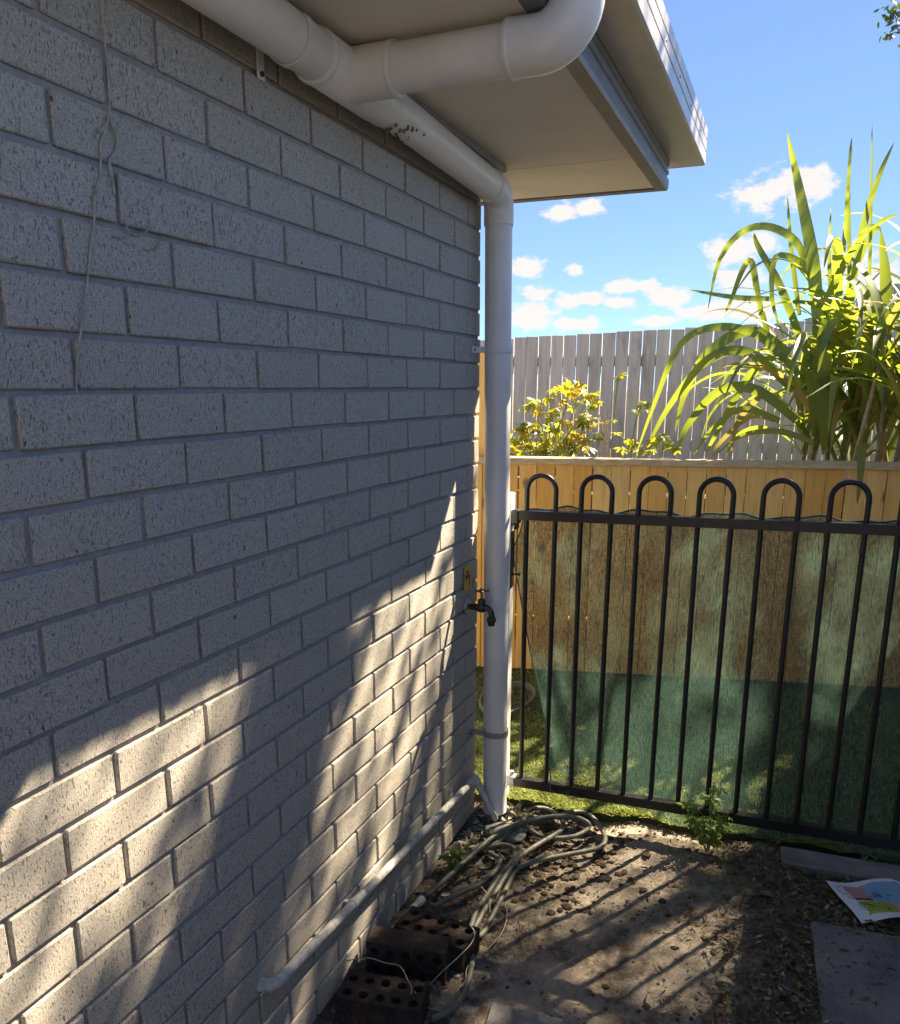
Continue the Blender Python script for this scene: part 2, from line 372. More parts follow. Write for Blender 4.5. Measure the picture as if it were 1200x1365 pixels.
# ------------------------------------------------------------------ helpers: meshes
class MB:
    """collects faces, then links them as one mesh object"""
    def __init__(s): s.v = []; s.f = []; s.sm = []
    def add(s, vs, fs, smooth=False):
        o = len(s.v); s.v += [tuple(v) for v in vs]
        for f in fs: s.f.append(tuple(i + o for i in f)); s.sm.append(smooth)
    def box(s, lo, hi, bev=0.0, jit=0.0, mat=None):
        lo, hi = Vector(lo), Vector(hi)
        if bev <= 0:
            vs = [Vector((x, y, z)) for x in (lo.x, hi.x) for y in (lo.y, hi.y) for z in (lo.z, hi.z)]
            fs = [(0, 1, 3, 2), (4, 6, 7, 5), (0, 4, 5, 1), (2, 3, 7, 6), (0, 2, 6, 4), (1, 5, 7, 3)]
        else:
            bm = bmesh.new(); bmesh.ops.create_cube(bm, size=1)
            for v in bm.verts:
                v.co = Vector((lo[i] + (v.co[i] + 0.5) * (hi[i] - lo[i]) for i in range(3)))
                if jit: v.co += Vector((random.uniform(-jit, jit) for _ in range(3)))
            bmesh.ops.bevel(bm, geom=bm.edges[:], offset=bev, segments=1, affect='EDGES')
            bm.verts.index_update()
            vs = [v.co.copy() for v in bm.verts]; fs = [tuple(v.index for v in f.verts) for f in bm.faces]; bm.free()
        if mat is not None: vs = [mat @ v for v in vs]
        s.add(vs, fs)
    def tube(s, pts, r, seg=12, cap=True, smooth=True):
        pts = [Vector(p) for p in pts]; n = len(pts)
        rr = r if isinstance(r, (list, tuple)) else [r] * n
        t0 = (pts[1] - pts[0]).normalized()
        nrm = t0.orthogonal().normalized(); vs = []; fs = []
        for i, p in enumerate(pts):
            t = (pts[min(i + 1, n - 1)] - pts[max(i - 1, 0)])
            t = t.normalized() if t.length > 1e-9 else t0
            nrm = (nrm - t * nrm.dot(t))
            nrm = nrm.normalized() if nrm.length > 1e-6 else t.orthogonal().normalized()
            b = t.cross(nrm)
            for j in range(seg):
                a = 2 * math.pi * j / seg
                vs.append(p + (nrm * math.cos(a) + b * math.sin(a)) * rr[i])
        for i in range(n - 1):
            for j in range(seg):
                k = (j + 1) % seg
                fs.append((i * seg + j, i * seg + k, (i + 1) * seg + k, (i + 1) * seg + j))
        s.add(vs, fs, smooth)
        if cap:
            s.add(vs[:seg], [tuple(range(seg))[::-1]]); s.add(vs[-seg:], [tuple(range(seg))])
    def build(s, name, mat, parent=None, loc=None):
        me = bpy.data.meshes.new(name)
        vs = s.v if loc is None else [(v[0] - loc[0], v[1] - loc[1], v[2] - loc[2]) for v in s.v]
        me.from_pydata(vs, [], s.f)
        me.polygons.foreach_set('use_smooth', s.sm)
        me.materials.append(M[mat]); me.update()
        return link(name, me, parent, loc)
def link(name, me, parent=None, loc=None):
    o = bpy.data.objects.new(name, me); C.objects.link(o)
    if loc is not None: o.location = loc
    if parent is not None: o.parent = parent; 
    if parent is not None and loc is None and parent.type == 'EMPTY': o.location = -Vector(parent.location)
    elif parent is not None and loc is not None and parent.type == 'EMPTY': o.location = Vector(loc) - Vector(parent.location)
    return o
def tag(o, label=None, cat=None, group=None, kind=None):
    if label: o['label'] = label
    if cat: o['category'] = cat
    if group: o['group'] = group
    if kind: o['kind'] = kind
    return o
def empty(name, loc, label, cat, group=None):
    o = bpy.data.objects.new(name, None); C.objects.link(o); o.location = loc; o.empty_display_size = 0.1
    return tag(o, label, cat, group)
def smooth_path(pts, sub=6):
    pts = [Vector(p) for p in pts]; out = []
    for i in range(len(pts) - 1):
        p0, p1, p2, p3 = pts[max(i - 1, 0)], pts[i], pts[i + 1], pts[min(i + 2, len(pts) - 1)]
        for j in range(sub):
            t = j / sub
            out.append(0.5 * ((2 * p1) + (p2 - p0) * t + (2 * p0 - 5 * p1 + 4 * p2 - p3) * t * t + (3 * p1 - p0 - 3 * p2 + p3) * t ** 3))
    out.append(pts[-1]); return out
def arc(c, a, b, r, deg0, deg1, n=10):
    return [c + a * (r * math.cos(math.radians(deg0 + (deg1 - deg0) * i / n))) + b * (r * math.sin(math.radians(deg0 + (deg1 - deg0) * i / n))) for i in range(n + 1)]
X, Y, Z = Vector((1, 0, 0)), Vector((0, 1, 0)), Vector((0, 0, 1))

# ------------------------------------------------------------------ ground
def soil_h(x, y):
    p = Vector((x * 3.1, y * 3.1, 0.3))
    h = 0.014 * noise.fractal(p, 1.0, 2.0, 4) + 0.007 * noise.noise(Vector((x * 21, y * 21, 2))) + 0.004 * noise.noise(Vector((x * 55, y * 55, 5)))
    if x > 0.95: h += 0.012 * min(1, (x - 0.95) / 0.2)
    return h
def ground():
    def axis(lo, hi, step, far):
        a = [lo + i * step for i in range(int(round((hi - lo) / step)) + 1)]
        return [lo - f for f in far[::-1]] + a + [hi + f for f in far]
    xs = axis(-0.1, 1.9, 0.013, [0.3, 1, 3, 8, 25, 80, 300]); ys = axis(-1.45, 0.35, 0.013, [0.3, 1, 3, 8, 25, 80, 300])
    vs = []; fs = []
    for y in ys:
        for x in xs:
            inside = -0.1 <= x <= 1.9 and -1.45 <= y <= 0.35
            vs.append((x, y, soil_h(x, y) if inside else -0.004))
    n = len(xs)
    for j in range(len(ys) - 1):
        for i in range(n - 1): fs.append((j * n + i, j * n + i + 1, (j + 1) * n + i + 1, (j + 1) * n + i))
    b = MB(); b.add(vs, fs, True); o = b.build('ground', 'soil'); tag(o, 'bare brown soil path beside the brick wall', None, kind='structure')
ground()
def turf_edge(x): return 0.085 + 0.085 * max(0, x) + 0.012 * math.sin(x * 13) + 0.008 * math.sin(x * 31 + 1)
def lawn():
    b = MB(); n = 70; x0, x1 = -1.2, 3.2
    xs = [x0 + (x1 - x0) * i / n for i in range(n + 1)]
    vs = []; fs = []
    for x in xs:
        e = turf_edge(x)
        vs += [(x, e, -0.005), (x, e, 0.030), (x, e + 0.02, 0.034), (x, 2.6, 0.034)]
    for i in range(n):
        for k in range(3): fs.append((4 * i + k, 4 * (i + 1) + k, 4 * (i + 1) + k + 1, 4 * i + k + 1))
    b.add(vs, fs); o = b.build('lawn', 'turf_mat'); tag(o, 'strip of artificial lawn behind the gate', kind='structure')
    r = random.Random(5); g = MB()
    vs = []; fs = []
    for i in range(95000):
        x = r.uniform(-0.5, 2.0) if r.random() < 0.9 else r.uniform(-1.0, 2.8)
        e = turf_edge(x); y = e - 0.004 + (r.random() ** 1.35) * (1.86 - e)
        if y > 1.48 + 0.245 * (x + 0.6): continue
        h = r.uniform(0.006, 0.018); a = r.uniform(0, 6.283); w = r.uniform(0.0018, 0.0034)
        lx, ly = r.gauss(0, 0.014), r.gauss(0, 0.014)
        dx, dy = math.cos(a) * w, math.sin(a) * w; k = len(vs)
        z = 0.031
        vs += [(x - dx, y - dy, z), (x + dx, y + dy, z), (x + lx + dx * .4, y + ly + dy * .4, z + h), (x + lx - dx * .4, y + ly - dy * .4, z + h)]
        fs.append((k, k + 1, k + 2, k + 3))
    g.add(vs, fs); o = g.build('turf_grass', 'turf'); tag(o, 'short green artificial grass of the lawn behind the gate', 'grass', kind='stuff')
lawn()
def garden_bed():
    b = MB(); b.box((-1.5, 2.35, -0.02), (4.5, 7.0, 0.98)); o = b.build('garden_bed', 'soil'); tag(o, 'raised soil of the garden bed behind the pine fence', kind='structure')
garden_bed()

# ------------------------------------------------------------------ house
PIT, CRS = 0.24, 0.086
def house():
    root = empty('brick_house', (0, 0, 0), 'single storey house with pale grey brick wall, cream soffit and grey gutter', 'house')
    b = MB(); b.box((-0.28, -8.0, 0.0), (-0.0075, -0.0075, 2.36)); b.box((-6.0, -0.28, 0.0), (-0.28, -0.0075, 2.36))
    wall = b.build('wall', 'mortar', root)
    full = []; half = []
    for i in range(9):
        q = MB(); q.box((-0.11, -0.115, -0.038), (0.0, 0.115, 0.038), 0.0022, 0.0012); full.append(q)
    for i in range(4):
        q = MB(); q.box((-0.11, -0.0575, -0.038), (0.0, 0.0575, 0.038), 0.0022, 0.0012); half.append(q)
    def mesh(q, nm):
        me = bpy.data.meshes.new(nm); me.from_pydata(q.v, [], q.f); me.materials.append(M['brick']); return me
    full = [mesh(q, 'brick') for q in full]; half = [mesh(q, 'half_brick') for q in half]
    r = random.Random(3); rest = MB()
    for v in range(25, -2, -1):
        zc = 2.15 - CRS * v + CRS / 2; odd = v % 2 != 0
        items = []
        if odd: items = [(-(PIT * i + PIT / 2), False) for i in range(34)]
        else: items = [(-0.06, True)] + [(-(PIT * (i + 0.5) + PIT / 2), False) for i in range(33)]
        for n, (yc, ish) in enumerate(items):
            dx = r.uniform(-0.0014, 0.0014); dz = r.uniform(-0.0010, 0.0010)
            if n < 11:
                o = bpy.data.objects.new('brick', r.choice(half if ish else full)); C.objects.link(o); o.parent = wall
                yo = yc - 0.0025 if n == 0 else yc
                o.location = (dx, yo, zc + dz); o.rotation_euler = (r.uniform(-.004, .004), 0, r.uniform(-.004, .004))
            else:
                rest.box((-0.11, yc - 0.115, zc - 0.038), (dx, yc + 0.115, zc + 0.038))
        # return wall round the corner
        for i in range(20):
            xc = -(PIT * i + PIT / 2) - (0.12 if odd else 0.245)
            rest.box((xc - 0.115, -0.1, zc - 0.038), (xc + 0.115, -0.0002, zc + 0.038))
    o = rest.build('brickwork', 'brick', wall); o['kind'] = 'stuff'
    # eaves
    def bx(name, mat, *bs, bev=0.0):
        m = MB()
        for lo, hi in bs: m.box(lo, hi, bev)
        return m.build(name, mat, root)
    ZS = 2.345
    bx('soffit_panel', 'soffit', ((-0.2, -4.2, ZS), (0.486, 0.048, ZS + 0.006)))
    bx('soffit_panel', 'soffit', ((-6, 0.053, ZS), (0.486, 0.486, ZS + 0.006)))
    bx('soffit_panel', 'soffit', ((-0.2, -8, ZS), (0.486, -4.205, ZS + 0.006)))
    bx('soffit_joint', 'trim', ((-0.01, 0.046, ZS + 0.002), (0.486, 0.055, ZS + 0.009)))
    bx('eave_trim', 'trim', ((0.0015, -8, ZS - 0.020), (0.083, 0.004, ZS - 0.001)), bev=0.002)
    # fascia boards with pressed ribs
    prof = [(0.486, ZS - 0.006), (0.524, ZS - 0.006), (0.528, ZS + 0.004), (0.528, ZS + 0.030), (0.522, ZS + 0.034), (0.522, ZS + 0.046), (0.527, ZS + 0.049), (0.527, ZS + 0.060),
            (0.522, ZS + 0.063), (0.522, ZS + 0.073), (0.527, ZS + 0.076), (0.527, 2.56), (0.486, 2.56)]
    def extr(name, mat, prof, parent=root):
        # sweeps a profile along the eave and round the mitred corner; the profile's x is the distance from the wall face
        m = MB(); n = len(prof)
        vs = [(x, -8.0, z) for x, z in prof] + [(x, x, z) for x, z in prof] + [(-6.0, x, z) for x, z in prof]
        fs = []
        for s_ in range(2):
            for i in range(n):
                k = (i + 1) % n; fs.append((s_ * n + i, s_ * n + k, (s_ + 1) * n + k, (s_ + 1) * n + i))
        fs += [tuple(range(n)), tuple(range(2 * n, 3 * n))[::-1]]
        m.add(vs, fs); return m.build(name, mat, parent)
    extr('fascia', 'fascia', prof)
    zb = 2.437; zt = 2.566
    gp = [(0.5282, zb), (0.633, zb), (0.640, zb + 0.005), (0.640, zb + 0.045), (0.6365, zb + 0.047), (0.6365, zb + 0.050), (0.640, zb + 0.052), (0.640, zb + 0.083), (0.6365, zb + 0.085), (0.6365, zb + 0.088),
          (0.640, zb + 0.090), (0.640, zt - 0.006), (0.634, zt), (0.626, zt - 0.004), (0.626, zb + 0.012), (0.5282, zb + 0.012)]
    g = extr('gutter', 'gutter', gp)
    m = MB()
    for i in range(14):
        y = 0.42 - i * 0.27
        m.tube([(0.6385, y, zb + 0.066), (0.6425, y, zb + 0.066)], 0.003, 8)
    m.build('rivet', 'galvanised', g)
    # roof
    m = MB(); s = math.tan(math.radians(20)); e = 0.56; d = 4.5
    vs = [(e, -8, 2.585), (e, e, 2.585), (e - d, e - d, 2.585 + s * d), (e - d, -8, 2.585 + s * d), (-6, e, 2.585), (-6, e - d, 2.585 + s * d)]
    vs += [(x, y, z - 0.02) for x, y, z in vs]
    fs = [(0, 1, 2, 3), (1, 4, 5, 2), (6, 9, 8, 7), (7, 8, 11, 10), (0, 6, 7, 1), (1, 7, 10, 4), (0, 3, 9, 6), (4, 10, 11, 5), (2, 5, 11, 8), (3, 2, 8, 9)]
    m.add(vs, fs); m.build('roof', 'roof_steel', root)
house()

# ------------------------------------------------------------------ rainwater pipe
def collar(name, p, d, r, L, parent, mat='pvc', lip=0.003):
    p = Vector(p); d = Vector(d).normalized(); m = MB()
    m.tube([p - d * L / 2, p - d * (L / 2 - lip), p + d * (L / 2 - lip), p + d * L / 2], [r - lip * 0.6, r, r, r - lip * 0.6], 28)
    return m.build(name, mat, parent)
def downpipe():
    root = empty('downpipe', (0.085, -0.02, 0), 'white plastic rainwater downpipe at the wall corner, fed from under the eave', 'downpipe')
    R1, R2 = 0.0455, 0.0475
    bot = Vector((0.086, -0.015, 0.03)); top = Vector((0.066, -0.02, 2.205))
    m = MB(); m.tube([bot, top], R1, 32); m.build('pipe', 'pvc', root)
    ax = Vector((0.074, -1.0, 2.288)); a2 = Vector((0.072, -0.115, 2.262))
    m = MB(); m.tube([a2, ax + Vector((0, 0.11, 0))], R1, 32); m.build('pipe', 'pvc', root)
    # elbow at the corner
    d = (a2 - ax).normalized()
    path = [a2 - d * 0.02, a2, a2 + d * 0.035 + Z * -0.002, Vector((0.069, -0.052, 2.252)), Vector((0.067, -0.032, 2.236)), Vector((0.066, -0.021, 2.212)), Vector((0.066, -0.02, 2.18)), Vector((0.066, -0.02, 2.16))]
    m = MB(); m.tube(smooth_path(path, 4), R1 + 0.0035, 32); m.build('elbow', 'pvc', root)
    # run along the wall towards the camera
    far = Vector((0.082, -4.0, 2.294)); t0 = Vector((0.074, -1.16, 2.290))
    m = MB(); m.tube([t0, far], R2, 32); m.build('pipe', 'pvc', root)
    # tee
    m = MB(); m.tube([Vector((0.074, -1.185, 2.290)), Vector((0.074, -1.182, 2.290)), Vector((0.074, -0.925, 2.287)), Vector((0.074, -0.90, 2.286)), Vector((0.074, -0.875, 2.285)), Vector((0.074, -0.872, 2.285))],
                     [R2, R2 + 0.005, R2 + 0.005, R2 + 0.001, R1 + 0.004, R1 + 0.001], 32)
    bz = 2.288; by = -1.055
    pth = [Vector((0.075, by, bz)), Vector((0.10, by, bz)), Vector((0.185, by, bz)), Vector((0.2, by, bz))]
    m.tube(pth, [R2 + 0.005] * 4, 32); tee = m.build('tee_joint', 'pvc', root)
    for y in (-1.178, -0.93):
        c_ = collar('rim', (0.074, y, 2.289), (0, 1, 0), R2 + 0.0068, 0.014, tee, lip=0.004)
    collar('rim', (0.192, by, bz), (1, 0, 0), R2 + 0.0068, 0.014, tee, lip=0.004)
    m = MB(); m.tube([Vector((0.19, by, bz)), Vector((0.50, by - 0.012, bz))], R2, 32); m.build('pipe', 'pvc', root)
    c0 = Vector((0.475, by - 0.012, bz)); ctr = c0 + Vector((0.0, 0, 0))
    bend = [c0 + Vector((-0.03, 0, 0)), c0 + Vector((0.03, 0, 0))] + [Vector((0.505 + 0.075 * math.sin(a), by - 0.012, bz + 0.075 - 0.075 * math.cos(a))) for a in [math.radians(9 * i) for i in range(1, 11)]] + [Vector((0.580, by - 0.012, 2.40))]
    m = MB(); m.tube(bend, R2 + 0.005, 32); el_ = m.build('elbow', 'pvc', root)
    collar('rim', (0.452, by - 0.012, bz), (1, 0, 0), R2 + 0.0068, 0.012, el_, lip=0.004)
    m = MB(); m.tube([Vector((0.58, by - 0.012, 2.36)), Vector((0.58, by - 0.012, 2.4365))], R2, 28); m.build('outlet', 'pvc', root)
    # strap brackets
    def strap(z, mat, w, tabx):
        t = (z - bot.z) / (top.z - bot.z); c = bot.lerp(top, t); m = MB()
        r = R1 + 0.002; pts = arc(Vector((c.x, c.y, z)), X, Y, r, 60, -200, 26); n = len(pts)
        vs = []; fs = []
        for p in pts:
            o = (p - Vector((c.x, c.y, z))).normalized() * 0.0022
            vs += [p - Z * w / 2, p + Z * w / 2, p + o + Z * w / 2, p + o - Z * w / 2]
        for i in range(n - 1):
            for k in range(4): fs.append((4 * i + k, 4 * i + (k + 1) % 4, 4 * (i + 1) + (k + 1) % 4, 4 * (i + 1) + k))
        fs += [(0, 1, 2, 3), (4 * n - 1, 4 * n - 2, 4 * n - 3, 4 * n - 4)]
        m.add(vs, fs)
        m.box((0.004, c.y - 0.036, z - w / 2), (c.x - 0.028, c.y - 0.031, z + w / 2))
        m.box((0.0025, c.y - 0.072, z - w / 2), (0.0055, c.y - 0.0315, z + w / 2))
        o = m.build('bracket', mat, root)
        s_ = MB(); s_.tube([(0.0055, c.y - 0.058, z), (0.009, c.y - 0.058, z)], 0.004, 10); s_.build('screw', 'dark_metal', o)
    strap(1.765, 'white_paint', 0.02, 0); strap(0.362, 'strap_grey', 0.022, 0)
    m = MB(); q = random.Random(2)
    for i in range(26):
        a = q.uniform(-2.6, -0.6); y = -0.80 + q.gauss(0, 0.035); rr = R1 + 0.001; p = Vector((0.074 + rr * math.cos(a), y, 2.284 + rr * math.sin(a))); s0 = q.uniform(0.002, 0.006)
        nrm = Vector((math.cos(a), 0, math.sin(a))); m.tube([p - nrm * 0.002, p + nrm * s0 * .3, p + nrm * s0 * .5], [s0, s0 * .8, s0 * .2], 7)
    mo = m.build('mud_specks', 'pale_clod', root); mo['kind'] = 'stuff'
    # hanger of the upper run: strap round the pipe with a tab screwed to the wall
    m = MB(); c = Vector((0.0745, -1.27, 2.290)); pts = arc(c, X, Z, R2 + 0.001, 40, -215, 26)
    vs = []; fs = []; n = len(pts)
    for p in pts:
        o = (p - c).normalized() * 0.0025
        vs += [p - Y * 0.011, p + Y * 0.011, p + o + Y * 0.011, p + o - Y * 0.011]
    for i in range(n - 1):
        for k in range(4): fs.append((4 * i + k, 4 * i + (k + 1) % 4, 4 * (i + 1) + (k + 1) % 4, 4 * (i + 1) + k))
    m.add(vs, fs); m.box((0.0025, -1.282, 2.226), (0.0055, -1.258, 2.29), 0.001); m.box((0.004, -1.282, 2.284), (0.03, -1.258, 2.288))
    o = m.build('bracket', 'white_paint', root)
    s_ = MB(); s_.tube([(0.0055, -1.27, 2.236), (0.0095, -1.27, 2.236)], 0.005, 10); s_.build('screw', 'dark_metal', o)
downpipe()

# ------------------------------------------------------------------ waste pipe, tap, tap sign
def waste_pipe():
    root = empty('waste_pipe', (0.03, -0.7, 0.2), 'thin weathered plastic pipe running along the foot of the brick wall', 'pipe')
    A = Vector((0.030, -0.125, 0.192)); B = Vector((0.030, -1.40, 0.282))
    m = MB(); m.tube([A, B], 0.0125, 18); m.build('pipe', 'old_pvc', root)
    m = MB(); d = (B - A).normalized()
    m.tube(smooth_path([B - d * 0.03, B, B + d * 0.02 + X * -0.003, B + d * 0.032 + X * -0.016, B + d * 0.034 + X * -0.034], 4), 0.0155, 18); m.build('elbow', 'old_pvc', root)
    m = MB(); E_ = Vector((0.108, -0.068, 0.022)); k_ = Vector((0.033, -0.098, 0.194))
    m.tube(smooth_path([A + d * 0.03, A, k_, k_.lerp(E_, 0.12), k_.lerp(E_, 0.26)], 4), 0.0155, 18); m.build('elbow', 'old_pvc', root)
    m = MB(); m.tube([k_.lerp(E_, 0.22), E_], 0.0122, 18); m.build('pipe', 'old_pvc', root)
    for t in (0.28, 0.72):
        p = A.lerp(B, t); q = MB(); q.tube([p - d * 0.008, p + d * 0.008], 0.0148, 16); q.box((0.001, p.y - 0.006, p.z - 0.022), (0.02, p.y + 0.006, p.z + 0.004)); q.build('clip', 'old_pvc', root)
waste_pipe()
def tap():
    p = Vector((0.0, -0.118, 0.874))
    root = empty('garden_tap', p, 'tarnished brass garden tap on the brick wall beside the downpipe', 'tap')
    m = MB(); m.tube([p + X * 0.0015, p + X * 0.003, p + X * 0.009, p + X * 0.012], [0.028, 0.030, 0.024, 0.012], 24); m.build('flange', 'chrome_flange', root)
    m = MB(); m.tube([p + X * 0.008, p + X * 0.035, p + X * 0.036, p + X * 0.046, p + X * 0.047, p + X * 0.052], [0.0105, 0.0105, 0.013, 0.013, 0.0115, 0.011], 18)
    v = p + X * 0.058
    m.tube([v - Z * 0.016, v - Z * 0.012, v + Z * 0.012, v + Z * 0.016, v + Z * 0.017, v + Z * 0.030, v + Z * 0.034], [0.008, 0.0155, 0.0155, 0.012, 0.0135, 0.0135, 0.006], 16); m.build('body', 'dark_metal', root)
    m = MB(); m.tube(smooth_path([v + X * 0.006, v + X * 0.020 + Z * 0.002, v + X * 0.032 - Z * 0.006, v + X * 0.038 - Z * 0.022, v + X * 0.038 - Z * 0.034], 5), 0.0105, 16); m.build('spout', 'dark_metal', root)
    w = v + X * 0.038 - Z * 0.032
    m = MB(); m.tube([w, w - Z * 0.001, w - Z * 0.016, w - Z * 0.017, w - Z * 0.030, w - Z * 0.031], [0.011, 0.0165, 0.0165, 0.0125, 0.0125, 0.009], 18); m.build('hose_connector', 'dark_metal', root)
    m = MB(); m.tube([v + Z * 0.03, v + Z * 0.062], 0.0048, 12); m.build('spindle', 'brass', root)
    h = v + Z * 0.062; m = MB()
    for a in (25, 115):
        d = Vector((math.cos(math.radians(a)), math.sin(math.radians(a)), 0))
        m.tube([h - d * 0.027, h - d * 0.022, h - d * 0.012, h + d * 0.012, h + d * 0.022, h + d * 0.027], [0.004, 0.0062, 0.0042, 0.0042, 0.0062, 0.004], 10)
    m.tube([h - Z * 0.006, h + Z * 0.004, h + Z * 0.007], [0.009, 0.009, 0.005], 12); m.build('handle', 'brass', root)
    y0, y1, z0, z1 = -0.152, -0.078, 0.932, 1.022
    m = MB(); m.box((0.0022, y0, z0), (0.0045, y1, z1), 0.0006); s = m.build('tap_sign', 'sign_yellow')
    tag(s, 'small yellow plaque with a black tap symbol on the brick wall', 'sign')
    m = MB(); x0, x1 = 0.0046, 0.0052; cy = (y0 + y1) / 2
    def f(a, b, c, d): m.box((x0, cy + a, z0 + b), (x1, cy + c, z0 + d))
    f(-0.018, 0.068, 0.010, 0.073); f(-0.007, 0.058, -0.001, 0.068); f(-0.024, 0.046, 0.018, 0.058); f(0.010, 0.020, 0.018, 0.046); f(-0.026, 0.042, -0.022, 0.062); f(0.011, 0.010, 0.017, 0.015)
    m.build('symbol', 'print_black', s)
tap()

# ------------------------------------------------------------------ pool-style gate with shade cloth
TILT = 0.022
GY = 0.10
def gate():
    root = empty('metal_gate', (0.13, GY, 0.11), 'black tubular metal gate with hooped bar tops next to the downpipe', 'gate')
    def P(x, z): return Vector((x, GY, z + (x - 0.13) * TILT))
    def rail(name, z, h, w, x0, x1):
        m = MB(); vs = []
        for x in (x0, x1):
            p = P(x, z); vs += [p + Vector((0, -w / 2, -h / 2)), p + Vector((0, w / 2, -h / 2)), p + Vector((0, w / 2, h / 2)), p + Vector((0, -w / 2, h / 2))]
        m.add(vs, [(0, 1, 5, 4), (1, 2, 6, 5), (2, 3, 7, 6), (3, 0, 4, 7), (3, 2, 1, 0), (4, 5, 6, 7)])
        return m.build(name, 'black_powder', root)
    rail('top_rail', 1.183, 0.034, 0.034, 0.112, 2.02); rail('bottom_rail', 0.112, 0.036, 0.034, 0.128, 2.02)
    R = 0.0093; x = 0.155; st = 0.1013
    for i in range(9):
        xa = x + 2 * i * st; xb = xa + 0.109
        lean = -0.004
        a0, a1 = P(xa, 0.118), P(xa + lean, 1.275); b0, b1 = P(xb - 0.006, 0.118), P(xb + lean, 1.275)
        r = (b1 - a1).length / 2; c = (a1 + b1) / 2; u = (b1 - a1).normalized(); w = u.cross(Vector((0, -1, 0))) * -1
        if w.z < 0: w = -w
        pts = [a0, a0.lerp(a1, 0.5)] + [c - u * (r * math.cos(t)) + w * (r * math.sin(t)) for t in [math.pi * k / 14 for k in range(15)]] + [b0.lerp(b1, 0.5), b0]
        m = MB(); m.tube(pts, R, 12); m.build('hoop', 'black_powder', root)
    m = MB(); m.tube([P(2.02, 0.09), P(2.02, 1.32)], 0.017, 12); m.build('stile', 'black_powder', root)
    m = MB(); m.box((0.098, GY - 0.022, 1.150), (0.125, GY + 0.022, 1.202), 0.003); m.box((0.106, GY - 0.018, 1.128), (0.118, GY + 0.018, 1.152), 0.003); m.build('hinge', 'black_powder', root)
    m = MB(); m.box((0.098, GY - 0.020, 0.092), (0.132, GY + 0.020, 0.134), 0.003); m.tube([(0.115, GY, 0.132), (0.115, GY, 0.150)], 0.010, 12); m.build('hinge', 'galvanised', root)
    # post it hangs on
    m = MB(); m.box((0.045, 0.078, 0.0), (0.097, 0.130, 1.262), 0.003); o = m.build('gate_post', 'white_paint'); tag(o, 'slim white square post behind the downpipe carrying the gate hinges', 'post')
    m = MB(); m.box((0.097, 0.086, 0.905), (0.1, 0.122, 1.12)); m.build('hinge_plate', 'dark_metal', o)
    m = MB(); m.tube([(0.097, 0.104, 0.955), (0.128, 0.10, 0.957)], 0.004, 8); m.tube([(0.126, 0.10, 0.957), (0.13, 0.10, 0.957)], 0.008, 8); m.build('bolt', 'dark_metal', o)
gate()
def shade_cloth():
    nu, nv = 150, 90; vs = []; fs = []
    def left(z):
        if z > 1.04: return 0.093 + (z - 1.04) / 0.18 * 0.055
        return 0.093 + (1.04 - z) / 1.0 * 0.205
    x1 = 2.0
    for j in range(nv + 1):
        t = j / nv
        for i in range(nu + 1):
            u = i / nu; uu = u ** 1.15
            xr = 0.13 + uu * (x1 - 0.13)
            ztop = 1.207 + (xr - 0.13) * TILT + 0.007 * math.sin(xr * 23 + 1) + 0.004 * math.sin(xr * 51)
            zbot = 0.075 + 0.025 * math.sin(xr * 5.3 + 0.6) + 0.012 * math.sin(xr * 17)
            z = ztop + (zbot - ztop) * t
            x = left(z) + uu * (x1 - left(z))
            bel = math.sin(math.pi * min(1, t * 1.05)) 
            y = GY + 0.020 + 0.008 * bel + 0.011 * bel * math.sin(x * 17 + 2.5 * t) + 0.006 * t * math.sin(x * 43 + 4 * t) + 0.008 * noise.noise(Vector((x * 5, z * 2.2, 3)))
            if x < 0.45:                                     # slack corner: gathers into slanting folds
                k = (0.45 - x) / 0.35
                y += 0.030 * k * math.sin((x * 1.4 + z * 0.42) * 42) * (0.4 + t)
            if t > 0.93: y -= 0.05 * (t - 0.93) / 0.07 * max(0, math.sin(x * 6.1 - 0.8))
            vs.append((x, max(y, GY + 0.0175) if t < 0.9 else y, z))
    n = nu + 1
    for j in range(nv):
        for i in range(nu): fs.append((j * n + i, j * n + i + 1, (j + 1) * n + i + 1, (j + 1) * n + i))
    m = MB(); m.add(vs, fs, True); o = m.build('shade_cloth', 'shade_cloth')
    tag(o, 'sheer green shade cloth hung slack behind the black gate bars', 'shade cloth')
    q = MB(); q.tube([Vector(vs[i]) + Vector((0, 0, 0)) for i in range(0, n)], 0.0032, 6); q.tube([Vector(vs[j * n]) for j in range(nv + 1)], 0.0028, 6); q.build('hem', 'cloth_hem', o)
shade_cloth()

